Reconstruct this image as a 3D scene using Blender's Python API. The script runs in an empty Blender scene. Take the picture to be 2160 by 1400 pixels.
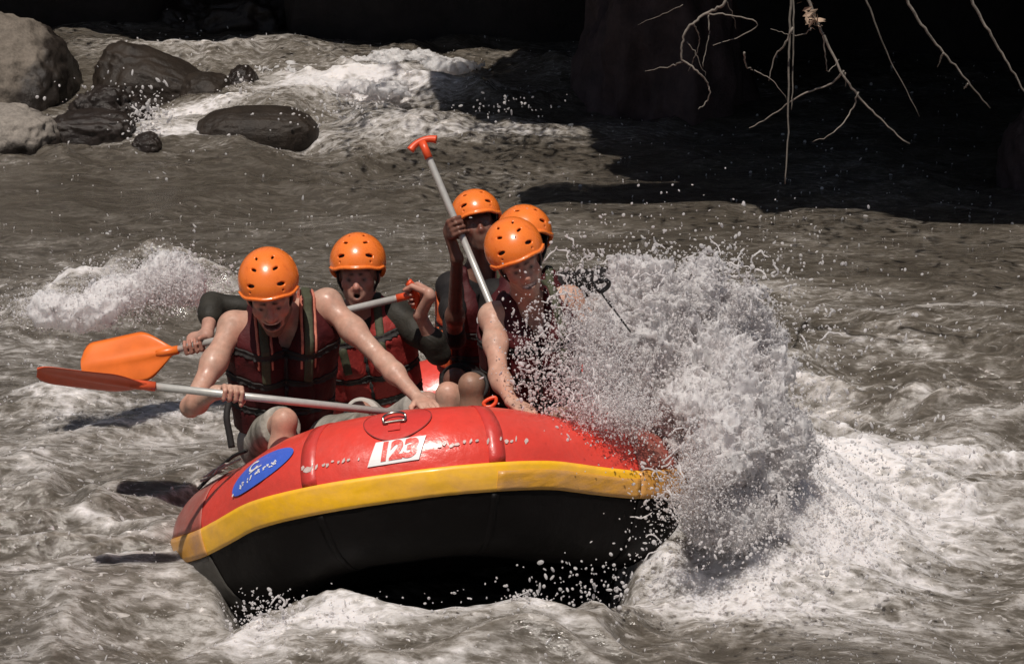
import bpy, bmesh, math, random
import numpy as np
from mathutils import Vector, Matrix

random.seed(7)
RNG = np.random.default_rng(11)
SC = bpy.context.scene
COL = SC.collection
D2R = math.radians

# ------------------------------------------------------------------ camera
PITCH = D2R(16.0)
CAM = np.array([0.0, -10.6, 3.97])
FPX = 5060.0                                   # focal length in pixels of the 2160 wide photograph
AX_R = np.array([1.0, 0.0, 0.0])
AX_U = np.array([0.0, math.sin(PITCH), math.cos(PITCH)])
AX_F = np.array([0.0, math.cos(PITCH), -math.sin(PITCH)])
cam_d = bpy.data.cameras.new('camera')
cam_d.lens = 36.0 * FPX / 2160.0
cam_d.sensor_width = 36.0
cam_d.clip_start = 0.1
cam_d.clip_end = 500.0
cam_o = bpy.data.objects.new('camera', cam_d)
COL.objects.link(cam_o)
cam_o.location = CAM
cam_o.rotation_euler = (math.pi / 2 - PITCH, 0, 0)
SC.camera = cam_o

# ------------------------------------------------------------------ sky, sun, exposure
SUN_EL, SUN_AZ = D2R(67.0), D2R(-16.0)         # azimuth measured from the camera's side (-y), negative = photo left
SUN_DIR = Vector((math.sin(SUN_AZ) * math.cos(SUN_EL), -math.cos(SUN_AZ) * math.cos(SUN_EL), math.sin(SUN_EL)))
world = bpy.data.worlds.new('World')
SC.world = world
world.use_nodes = True
wn = world.node_tree
wn.nodes.clear()
sky = wn.nodes.new('ShaderNodeTexSky')
sky.sky_type = 'NISHITA'
sky.sun_disc = False
sky.sun_elevation = SUN_EL
sky.sun_rotation = math.atan2(SUN_DIR.x, SUN_DIR.y)
sky.air_density = 1.0
sky.dust_density = 2.0
bg = wn.nodes.new('ShaderNodeBackground')
bg.inputs['Strength'].default_value = 0.05
wo = wn.nodes.new('ShaderNodeOutputWorld')
wn.links.new(sky.outputs[0], bg.inputs[0])
wn.links.new(bg.outputs[0], wo.inputs[0])
sun_d = bpy.data.lights.new('sun', 'SUN')
sun_d.energy = 4.6
sun_d.angle = D2R(0.5)
sun_d.color = (1.0, 0.93, 0.85)
sun_o = bpy.data.objects.new('sun', sun_d)
COL.objects.link(sun_o)
sun_o.rotation_euler = SUN_DIR.to_track_quat('Z', 'Y').to_euler()
SC.view_settings.view_transform = 'Standard'
SC.view_settings.look = 'None'
SC.view_settings.gamma = 1.0
SC.view_settings.use_curve_mapping = False
SC.view_settings.exposure = -0.25
SC.render.engine = 'CYCLES'
SC.cycles.max_bounces = 12
SC.cycles.diffuse_bounces = 7
SC.cycles.transmission_bounces = 8
SC.cycles.transparent_max_bounces = 12
SC.cycles.caustics_reflective = False
SC.cycles.caustics_refractive = False
SC.cycles.sample_clamp_indirect = 3.0


# ------------------------------------------------------------------ helpers
def P(px, py, d):
    """the world point that stands d metres deep where the photograph shows pixel (px, py)"""
    return CAM + d * (AX_F + AX_R * ((px - 1080.0) / FPX) + AX_U * ((700.0 - py) / FPX))


def G(px, py, z=0.0):
    """the world point at height z under pixel (px, py)"""
    r = AX_F + AX_R * ((px - 1080.0) / FPX) + AX_U * ((700.0 - py) / FPX)
    return CAM + r * ((z - CAM[2]) / r[2])


def proj(p):
    q = np.asarray(p) - CAM
    d = q @ AX_F
    return np.stack([1080 + FPX * (q @ AX_R) / d, 700 - FPX * (q @ AX_U) / d, d], -1)


def unit(v):
    v = np.asarray(v, float)
    return v / (np.linalg.norm(v) + 1e-12)


def tag(o, label=None, cat=None, group=None, kind=None):
    if label: o['label'] = label
    if cat: o['category'] = cat
    if group: o['group'] = group
    if kind: o['kind'] = kind
    return o


def empty(name, loc, label, cat, group=None):
    o = bpy.data.objects.new(name, None)
    o.empty_display_size = 0.1
    COL.objects.link(o)
    o.location = [float(c) for c in loc]
    return tag(o, label, cat, group)


def link(name, me, mat=None, parent=None):
    o = bpy.data.objects.new(name, me)
    COL.objects.link(o)
    if mat is not None and len(me.materials) == 0:
        me.materials.append(mat)
    if parent is not None:
        o.parent = parent
        o.matrix_parent_inverse = Matrix.Translation(-Vector(parent.location)) if parent.parent is None else Matrix.Identity(4)
        if parent.parent is not None:
            o.matrix_parent_inverse = Matrix.Identity(4)
    return o


def raw_mesh(name, V, Q, smooth=True, colors=None, attrs=None):
    """mesh from a vertex array and an (n, 3) or (n, 4) face array"""
    me = bpy.data.meshes.new(name)
    V = np.ascontiguousarray(V, np.float32)
    Q = np.ascontiguousarray(Q, np.int32)
    n, k = Q.shape
    me.vertices.add(len(V))
    me.vertices.foreach_set('co', V.ravel())
    me.loops.add(n * k)
    me.loops.foreach_set('vertex_index', Q.ravel())
    me.polygons.add(n)
    me.polygons.foreach_set('loop_start', np.arange(0, n * k, k, dtype=np.int32))
    me.polygons.foreach_set('loop_total', np.full(n, k, np.int32))
    me.update(calc_edges=True)
    if smooth:
        me.polygons.foreach_set('use_smooth', np.ones(n, bool))
    if colors is not None:
        a = me.color_attributes.new('tint', 'FLOAT_COLOR', 'POINT')
        c = np.ones((len(V), 4), np.float32)
        c[:, :3] = colors
        a.data.foreach_set('color', c.ravel())
    for nm, arr in (attrs or {}).items():
        a = me.attributes.new(nm, 'FLOAT', 'POINT')
        a.data.foreach_set('value', np.ascontiguousarray(arr, np.float32))
    return me


class MB:
    """collects quads and triangles and links them as one mesh object"""
    def __init__(self):
        self.v, self.f = [], []

    def add(self, V, F):
        o = len(self.v)
        self.v += [tuple(float(c) for c in p) for p in V]
        self.f += [tuple(int(i) + o for i in f) for f in F]

    def tube(self, pts, rad, n=8, caps=True):
        pts = np.asarray(pts, float)
        m = len(pts)
        rad = np.full(m, rad, float) if np.isscalar(rad) else np.asarray(rad, float)
        t = np.gradient(pts, axis=0)
        t /= np.linalg.norm(t, axis=1)[:, None] + 1e-12
        ref = np.array([0, 0, 1.0]) if abs(t[0][2]) < 0.9 else np.array([1.0, 0, 0])
        a = unit(np.cross(t[0], ref))
        V = []
        for i in range(m):
            a = unit(a - t[i] * (a @ t[i]))
            b = np.cross(t[i], a)
            for k in range(n):
                th = 2 * math.pi * k / n
                V.append(pts[i] + rad[i] * (a * math.cos(th) + b * math.sin(th)))
        F = [(i * n + k, i * n + (k + 1) % n, (i + 1) * n + (k + 1) % n, (i + 1) * n + k) for i in range(m - 1) for k in range(n)]
        if caps:
            F.append(tuple(range(n - 1, -1, -1)))
            F.append(tuple((m - 1) * n + k for k in range(n)))
        self.add(V, F)
        return self

    def box(self, c, ax, half):
        ax = [unit(a) for a in ax]
        V = [np.asarray(c) + ax[0] * half[0] * sx + ax[1] * half[1] * sy + ax[2] * half[2] * sz
             for sx in (-1, 1) for sy in (-1, 1) for sz in (-1, 1)]
        self.add(V, [(0, 1, 3, 2), (4, 6, 7, 5), (0, 4, 5, 1), (2, 3, 7, 6), (0, 2, 6, 4), (1, 5, 7, 3)])
        return self

    def mesh(self, name, smooth=True):
        me = bpy.data.meshes.new(name)
        me.from_pydata(self.v, [], self.f)
        me.update()
        if smooth:
            me.polygons.foreach_set('use_smooth', np.ones(len(me.polygons), bool))
        return me

    def build(self, name, mat, parent=None, smooth=True, bevel=0):
        o = link(name, self.mesh(name, smooth), mat, parent)
        if bevel:
            b = o.modifiers.new('bevel', 'BEVEL')
            b.width = bevel
            b.segments = 2
        return o


def spline(pts, n=8):
    """Catmull-Rom through the points"""
    p = np.asarray(pts, float)
    p = np.vstack([2 * p[0] - p[1], p, 2 * p[-1] - p[-2]])
    out = []
    for i in range(1, len(p) - 2):
        for t in np.linspace(0, 1, n, endpoint=False):
            out.append(0.5 * ((2 * p[i]) + (-p[i - 1] + p[i + 1]) * t + (2 * p[i - 1] - 5 * p[i] + 4 * p[i + 1] - p[i + 2]) * t * t
                              + (-p[i - 1] + 3 * p[i] - 3 * p[i + 1] + p[i + 2]) * t ** 3))
    out.append(p[-2])
    return np.array(out)


# gradient noise on numpy arrays
_perm = RNG.permutation(256)
_perm = np.concatenate([_perm, _perm, _perm]).astype(np.int32)
_g2 = np.stack([np.cos(np.arange(256) * 2.399963), np.sin(np.arange(256) * 2.399963)], -1).astype(np.float32)
_g3 = RNG.normal(size=(256, 3))
_g3 = (_g3 / np.linalg.norm(_g3, axis=1)[:, None]).astype(np.float32)


def noise2(x, y):
    xi, yi = np.floor(x), np.floor(y)
    fx, fy = (x - xi).astype(np.float32), (y - yi).astype(np.float32)
    xi, yi = xi.astype(np.int32) & 255, yi.astype(np.int32) & 255
    u, v = fx * fx * fx * (fx * (fx * 6 - 15) + 10), fy * fy * fy * (fy * (fy * 6 - 15) + 10)

    def g(a, b):
        h = _perm[_perm[(xi + a) & 255] + ((yi + b) & 255)]
        return _g2[h, 0] * (fx - a) + _g2[h, 1] * (fy - b)
    n0 = g(0, 0) * (1 - u) + g(1, 0) * u
    n1 = g(0, 1) * (1 - u) + g(1, 1) * u
    return (n0 * (1 - v) + n1 * v) * 1.5


def noise3(x, y, z):
    xi, yi, zi = np.floor(x), np.floor(y), np.floor(z)
    fx, fy, fz = (x - xi).astype(np.float32), (y - yi).astype(np.float32), (z - zi).astype(np.float32)
    xi, yi, zi = xi.astype(np.int32) & 255, yi.astype(np.int32) & 255, zi.astype(np.int32) & 255
    f = lambda t: t * t * t * (t * (t * 6 - 15) + 10)
    u, v, w = f(fx), f(fy), f(fz)

    def g(a, b, c):
        h = _perm[_perm[_perm[(xi + a) & 255] + ((yi + b) & 255)] + ((zi + c) & 255)]
        return _g3[h, 0] * (fx - a) + _g3[h, 1] * (fy - b) + _g3[h, 2] * (fz - c)
    a = (g(0, 0, 0) * (1 - u) + g(1, 0, 0) * u) * (1 - v) + (g(0, 1, 0) * (1 - u) + g(1, 1, 0) * u) * v
    b = (g(0, 0, 1) * (1 - u) + g(1, 0, 1) * u) * (1 - v) + (g(0, 1, 1) * (1 - u) + g(1, 1, 1) * u) * v
    return (a * (1 - w) + b * w) * 1.5


def sstep(a, b, x):
    t = np.clip((x - a) / (b - a), 0, 1)
    return t * t * (3 - 2 * t)


# signed distance fields on a dense grid, turned into meshes by surface nets
class Field:
    def __init__(self, lo, hi, h):
        self.h = h
        self.lo = np.asarray(lo, float)
        self.n = np.ceil((np.asarray(hi, float) - self.lo) / h).astype(int) + 1
        self.D = np.full(self.n, 0.5, np.float32)
        self.C = np.zeros(self.n, np.int8)
        self.pal = []

    def sub(self, lo, hi):
        a = np.clip(np.floor((np.asarray(lo) - self.lo) / self.h).astype(int), 0, self.n)
        b = np.clip(np.ceil((np.asarray(hi) - self.lo) / self.h).astype(int) + 1, 0, self.n)
        sl = tuple(slice(i, j) for i, j in zip(a, b))
        g = [(self.lo[k] + self.h * np.arange(a[k], b[k])).astype(np.float32) for k in range(3)]
        return sl, g[0][:, None, None], g[1][None, :, None], g[2][None, None, :]

    def colour(self, c):
        c = tuple(c)
        if c not in self.pal:
            self.pal.append(c)
        return self.pal.index(c)

    def merge(self, sl, d, k, col, op):
        E = self.D[sl]
        if E.size == 0:
            return
        if op == 'u':
            if col is not None:
                m = d < E
                self.C[sl][m] = self.colour(col)
            if k > 0:
                hh = np.clip(0.5 + 0.5 * (E - d) / k, 0, 1)
                self.D[sl] = E * (1 - hh) + d * hh - k * hh * (1 - hh)
            else:
                self.D[sl] = np.minimum(E, d)
        elif op == 's':
            if col is not None:
                m = (d < 0.004) & (E < 0.02)
                self.C[sl][m] = self.colour(col)
            if k > 0:
                hh = np.clip(0.5 - 0.5 * (E + d) / k, 0, 1)
                self.D[sl] = E * (1 - hh) - d * hh + k * hh * (1 - hh)
            else:
                self.D[sl] = np.maximum(E, -d)
        elif op == 'paint':
            self.C[sl][d < 0] = self.colour(col)

    def cone(self, a, b, ra, rb, k=0.02, col=None, op='u'):
        a, b = np.asarray(a, float), np.asarray(b, float)
        m = max(ra, rb) + k + 3 * self.h
        sl, X, Y, Z = self.sub(np.minimum(a, b) - m, np.maximum(a, b) + m)
        ab = b - a
        L = ab @ ab + 1e-9
        t = np.clip(((X - a[0]) * ab[0] + (Y - a[1]) * ab[1] + (Z - a[2]) * ab[2]) / L, 0, 1)
        d = np.sqrt((X - a[0] - t * ab[0]) ** 2 + (Y - a[1] - t * ab[1]) ** 2 + (Z - a[2] - t * ab[2]) ** 2) - (ra + (rb - ra) * t)
        self.merge(sl, d.astype(np.float32), k, col, op)

    def ball(self, c, r, k=0.02, col=None, op='u'):
        self.cone(c, np.asarray(c) + 1e-5, r, r, k, col, op)

    def ell(self, c, M, r, k=0.02, col=None, op='u'):
        """ellipsoid: rows of M are its axes, r its radii"""
        c, M, r = np.asarray(c, float), np.asarray(M, float), np.asarray(r, float)
        ext = np.sqrt(((M * r[:, None]) ** 2).sum(0)) + k + 3 * self.h
        sl, X, Y, Z = self.sub(c - ext, c + ext)
        q = [(M[i, 0] * (X - c[0]) + M[i, 1] * (Y - c[1]) + M[i, 2] * (Z - c[2])) / r[i] for i in range(3)]
        k0 = np.sqrt(q[0] ** 2 + q[1] ** 2 + q[2] ** 2)
        k1 = np.sqrt((q[0] / r[0]) ** 2 + (q[1] / r[1]) ** 2 + (q[2] / r[2]) ** 2) + 1e-6
        self.merge(sl, (k0 * (k0 - 1) / k1).astype(np.float32), k, col, op)

    def grids(self):
        return self.sub(self.lo, self.lo + self.h * (self.n - 1))[1:]

    def nets(self, D=None):
        D = self.D if D is None else D
        s = D < 0
        nx, ny, nz = D.shape
        c8 = [s[i:nx - 1 + i, j:ny - 1 + j, k:nz - 1 + k] for i in (0, 1) for j in (0, 1) for k in (0, 1)]
        anyc, allc = c8[0].copy(), c8[0].copy()
        for c in c8[1:]:
            anyc |= c
            allc &= c
        act = anyc & ~allc
        I = np.argwhere(act)
        if len(I) == 0:
            return np.zeros((0, 3)), np.zeros((0, 4), int), I
        idx = np.full(act.shape, -1, np.int32)
        idx[act] = np.arange(len(I), dtype=np.int32)
        off = np.array([(i, j, k) for i in (0, 1) for j in (0, 1) for k in (0, 1)])
        val = np.stack([D[I[:, 0] + o[0], I[:, 1] + o[1], I[:, 2] + o[2]] for o in off], 1)
        acc = np.zeros((len(I), 3))
        cnt = np.zeros(len(I))
        for a in range(8):
            for b in range(a + 1, 8):
                if np.abs(off[a] - off[b]).sum() != 1:
                    continue
                va, vb = val[:, a], val[:, b]
                m = (va < 0) != (vb < 0)
                t = np.where(m, va / np.where(m, va - vb, 1), 0)
                acc += np.where(m[:, None], off[a] + t[:, None] * (off[b] - off[a]), 0)
                cnt += m
        V = self.lo + self.h * (I + acc / cnt[:, None])
        Q = []
        for ax in range(3):
            b, c = (ax + 1) % 3, (ax + 2) % 3
            s0 = [slice(1, -1)] * 3
            s1 = [slice(1, -1)] * 3
            s0[ax], s1[ax] = slice(0, -1), slice(1, None)
            A, B = s[tuple(s0)], s[tuple(s1)]
            E = np.argwhere(A != B)
            if len(E) == 0:
                continue
            fl = A[E[:, 0], E[:, 1], E[:, 2]]
            base = E.copy()
            base[:, b] += 1
            base[:, c] += 1
            q = []
            for db, dc in ((-1, -1), (0, -1), (0, 0), (-1, 0)):
                cc = base.copy()
                cc[:, b] += db
                cc[:, c] += dc
                q.append(idx[cc[:, 0], cc[:, 1], cc[:, 2]])
            q = np.stack(q, 1)
            q[~fl] = q[~fl][:, ::-1]
            Q.append(q)
        Q = np.concatenate(Q)
        return V, Q[(Q >= 0).all(1)], I

    def obj(self, name, mat, parent=None, D=None, colours=False):
        V, Q, I = self.nets(D)
        cols = None
        if colours:
            pal = np.array([p[:3] for p in self.pal])
            cols = np.zeros((len(V), 3))
            for o in [(i, j, k) for i in (0, 1) for j in (0, 1) for k in (0, 1)]:
                cols += pal[self.C[I[:, 0] + o[0], I[:, 1] + o[1], I[:, 2] + o[2]]] / 8
        return link(name, raw_mesh(name, V, Q, True, cols), mat, parent)


# ------------------------------------------------------------------ materials
def new_mat(name):
    m = bpy.data.materials.new(name)
    m.use_nodes = True
    nt = m.node_tree
    b = nt.nodes['Principled BSDF']
    return m, nt, b


def N(nt, t, **kw):
    n = nt.nodes.new(t)
    for k, v in kw.items():
        if k in n.inputs:
            n.inputs[k].default_value = v
        else:
            setattr(n, k, v)
    return n


def ramp(nt, src, stops):
    r = N(nt, 'ShaderNodeValToRGB')
    e = r.color_ramp.elements
    e[0].position, e[0].color = stops[0][0], (*stops[0][1], 1)
    e[1].position, e[1].color = stops[-1][0], (*stops[-1][1], 1)
    for p, c in stops[1:-1]:
        x = e.new(p)
        x.color = (*c, 1)
    nt.links.new(src, r.inputs[0])
    return r


def mix(nt, fac, a, b, mode='MIX'):
    m = N(nt, 'ShaderNodeMix', data_type='RGBA', blend_type=mode)
    for sock, v in ((m.inputs[0], fac), (m.inputs[6], a), (m.inputs[7], b)):
        if hasattr(v, 'node'):
            nt.links.new(v, sock)
        elif isinstance(v, (tuple, list)):
            sock.default_value = (*v[:3], 1)
        else:
            sock.default_value = v
    return m.outputs[2]


def math_n(nt, op, a, b=0.0, clamp=False):
    m = N(nt, 'ShaderNodeMath', operation=op)
    m.use_clamp = clamp
    for sock, v in ((m.inputs[0], a), (m.inputs[1], b)):
        if hasattr(v, 'node'):
            nt.links.new(v, sock)
        else:
            sock.default_value = v
    return m.outputs[0]


def coords(nt, scale=(1, 1, 1), kind='Object'):
    tc = N(nt, 'ShaderNodeTexCoord')
    mp = N(nt, 'ShaderNodeMapping')
    mp.inputs['Scale'].default_value = scale
    nt.links.new(tc.outputs[kind], mp.inputs[0])
    return mp.outputs[0]


def noise_n(nt, vec, scale, detail=4, rough=0.55, dist=0.0):
    n = N(nt, 'ShaderNodeTexNoise', Scale=scale, Detail=detail, Roughness=rough, Distortion=dist)
    nt.links.new(vec, n.inputs['Vector'])
    return n.outputs['Fac']


def bump(nt, b, h, strength=0.3, dist=0.01):
    n = N(nt, 'ShaderNodeBump', Strength=strength, Distance=dist)
    nt.links.new(h, n.inputs['Height'])
    nt.links.new(n.outputs[0], b.inputs['Normal'])
    return n


def simple(name, col, rough=0.5, var=0.25, scale=14.0, bs=0.15, bd=0.004, metal=0.0, coat=0.0, spec=0.5, bscale=None):
    m, nt, b = new_mat(name)
    v = coords(nt)
    n = noise_n(nt, v, scale, 5, 0.6)
    lo = tuple(c * (1 - var) for c in col)
    hi = tuple(min(1, c * (1 + var)) for c in col)
    r = ramp(nt, n, [(0.3, lo), (0.7, hi)])
    nt.links.new(r.outputs[0], b.inputs['Base Color'])
    b.inputs['Roughness'].default_value = rough
    b.inputs['Metallic'].default_value = metal
    b.inputs['Coat Weight'].default_value = coat
    b.inputs['Specular IOR Level'].default_value = spec
    if bs:
        bump(nt, b, noise_n(nt, v, bscale or scale * 3, 5, 0.6), bs, bd)
    return m


def tinted(name, rough=0.45, bs=0.1, scale=90.0, sss=0.0, var=0.12):
    """colour from the mesh's own tint attribute (skin, hair, teeth), with fine mottling"""
    m, nt, b = new_mat(name)
    a = N(nt, 'ShaderNodeVertexColor', layer_name='tint')
    v = coords(nt)
    n = noise_n(nt, v, 22.0, 6, 0.65)
    r = ramp(nt, n, [(0.3, (1 - var,) * 3), (0.7, (1 + var,) * 3)])
    flush = ramp(nt, noise_n(nt, v, 9.0, 4, 0.6), [(0.38, (1.0, 1.0, 1.0)), (0.68, (1.04, 0.88, 0.84))])
    c = mix(nt, 1.0, mix(nt, 1.0, a.outputs[0], r.outputs[0], 'MULTIPLY'), flush.outputs[0], 'MULTIPLY')
    nt.links.new(c, b.inputs['Base Color'])
    rr = ramp(nt, noise_n(nt, v, 35.0, 3), [(0.35, (rough - .17,) * 3), (0.62, (rough + .18,) * 3)])
    nt.links.new(rr.outputs[0], b.inputs['Roughness'])
    b.inputs['Subsurface Weight'].default_value = sss
    b.inputs['Subsurface Radius'].default_value = (0.012, 0.005, 0.003)
    b.inputs['Subsurface Scale'].default_value = 1.0
    bump(nt, b, noise_n(nt, v, scale, 4, 0.6), bs, 0.003)
    return m


# ------------------------------------------------------------------ the raft's frame (used by the water, which it pushes aside)
R_L, R_A, R_W, R_BD, R_KICK, R_RAD, R_PHI = 1.6, 0.3117, 0.9285, 0.6219, 0.4496, 0.2767, 0.0511
R_STERN = 0.22
_yaw, _pit, _rol = -0.078, 0.1366, 0.1655
_U = np.array([math.sin(_yaw) * math.cos(_pit), -math.cos(_yaw) * math.cos(_pit), math.sin(_pit)])
_V = np.array([math.cos(_yaw), math.sin(_yaw), 0])
_W = np.cross(_U, _V)
_W = _W * np.sign(_W[2])
RV = _V * math.cos(_rol) + _W * math.sin(_rol)
RW = _W * math.cos(_rol) - _V * math.sin(_rol)
RU = _U
RM = np.stack([RU, RV, RW])
R_O = P(842.6, 1007.85, 10.1) - np.array([R_L, 0, R_KICK]) @ RM


def rw(u, v, w):
    return R_O + np.array([u, v, w]) @ RM


def rocker(u):
    u = np.asarray(u, float)
    return R_KICK * np.clip((u - (R_L - 1.25)) / 1.25, 0, None) ** 1.6 + R_STERN * np.clip((-u - (R_L - 1.0)) / 1.0, 0, None) ** 1.6


# ------------------------------------------------------------------ river: one displaced sheet
def river_material():
    m, nt, b = new_mat('river_water')
    at = N(nt, 'ShaderNodeAttribute', attribute_name='foam')
    v1 = coords(nt, (0.62, 1.5, 0.8))
    warp = N(nt, 'ShaderNodeTexNoise', Scale=2.2, Detail=3)
    nt.links.new(v1, warp.inputs['Vector'])
    vm = N(nt, 'ShaderNodeVectorMath', operation='MULTIPLY_ADD')
    nt.links.new(warp.outputs['Color'], vm.inputs[0])
    vm.inputs[1].default_value = (0.16, 0.12, 0.1)
    nt.links.new(v1, vm.inputs[2])
    n1 = noise_n(nt, vm.outputs[0], 3.2, 9, 0.66, 0.25)
    n2 = noise_n(nt, vm.outputs[0], 7.0, 8, 0.66, 0.4)
    lace = math_n(nt, 'SUBTRACT', 1.0, math_n(nt, 'MULTIPLY', math_n(nt, 'ABSOLUTE', math_n(nt, 'SUBTRACT', n2, 0.5)), 10.0), True)
    vf = coords(nt, (0.6, 1.0, 1.0))
    fine = noise_n(nt, vf, 30.0, 6, 0.72, 0.3)
    f = math_n(nt, 'ADD', at.outputs['Fac'], math_n(nt, 'MULTIPLY', math_n(nt, 'SUBTRACT', n1, 0.5), 0.85))
    f = math_n(nt, 'ADD', f, math_n(nt, 'MULTIPLY', math_n(nt, 'SUBTRACT', lace, 0.35), 0.26))
    f = math_n(nt, 'ADD', f, math_n(nt, 'MULTIPLY', math_n(nt, 'SUBTRACT', fine, 0.5), 0.56))
    vo = N(nt, 'ShaderNodeTexVoronoi', Scale=20.0, Randomness=1.0)
    nt.links.new(coords(nt, (0.7, 1.0, 1.0)), vo.inputs['Vector'])
    bub = math_n(nt, 'MULTIPLY', math_n(nt, 'SUBTRACT', vo.outputs['Distance'], 0.45), math_n(nt, 'MULTIPLY', at.outputs['Fac'], 0.55))
    f = math_n(nt, 'ADD', f, bub)
    # short bright flecks: broken water and sun sparkle painted into the colour
    fl = noise_n(nt, coords(nt, (0.55, 1.0, 1.0)), 26.0, 3, 0.6, 1.0)
    fl = math_n(nt, 'MULTIPLY', math_n(nt, 'SUBTRACT', fl, 0.61), 12.0, True)
    fl = math_n(nt, 'MULTIPLY', fl, math_n(nt, 'ADD', math_n(nt, 'MULTIPLY', at.outputs['Fac'], 1.3), 0.05), True)
    col = ramp(nt, f, [(0.0, (0.066, 0.056, 0.044)), (0.26, (0.116, 0.101, 0.083)), (0.46, (0.225, 0.205, 0.182)),
                       (0.68, (0.42, 0.395, 0.375)), (0.95, (0.68, 0.65, 0.645))])
    base = mix(nt, fl, col.outputs[0], (0.74, 0.70, 0.67))
    nt.links.new(base, b.inputs['Base Color'])
    wet = ramp(nt, f, [(0.25, (0.07,) * 3), (0.75, (0.55,) * 3)])
    nt.links.new(wet.outputs[0], b.inputs['Roughness'])
    b.inputs['IOR'].default_value = 1.333
    b.inputs['Subsurface Weight'].default_value = 0.75
    b.inputs['Subsurface Radius'].default_value = (1.0, 0.92, 0.82)
    b.inputs['Subsurface Scale'].default_value = 0.12
    h = math_n(nt, 'ADD', noise_n(nt, vf, 9.0, 4, 0.5, 1.0), math_n(nt, 'MULTIPLY', fine, 0.20))
    bump(nt, b, h, 0.60, 0.030)
    return m


MAT_RIVER = river_material()


def blob(x, y, px, py, rx, ry, ang=0.0, z=0.0):
    """soft patch on the river centred where the photograph shows (px, py); radii in metres"""
    c = G(px, py, z + 0.28 * float(sstep(330, 130, py)))
    dx, dy = x - c[0], y - c[1]
    ca, sa = math.cos(ang), math.sin(ang)
    a, b = (dx * ca + dy * sa) / rx, (-dx * sa + dy * ca) / ry
    return np.exp(-(a * a + b * b))


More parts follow.
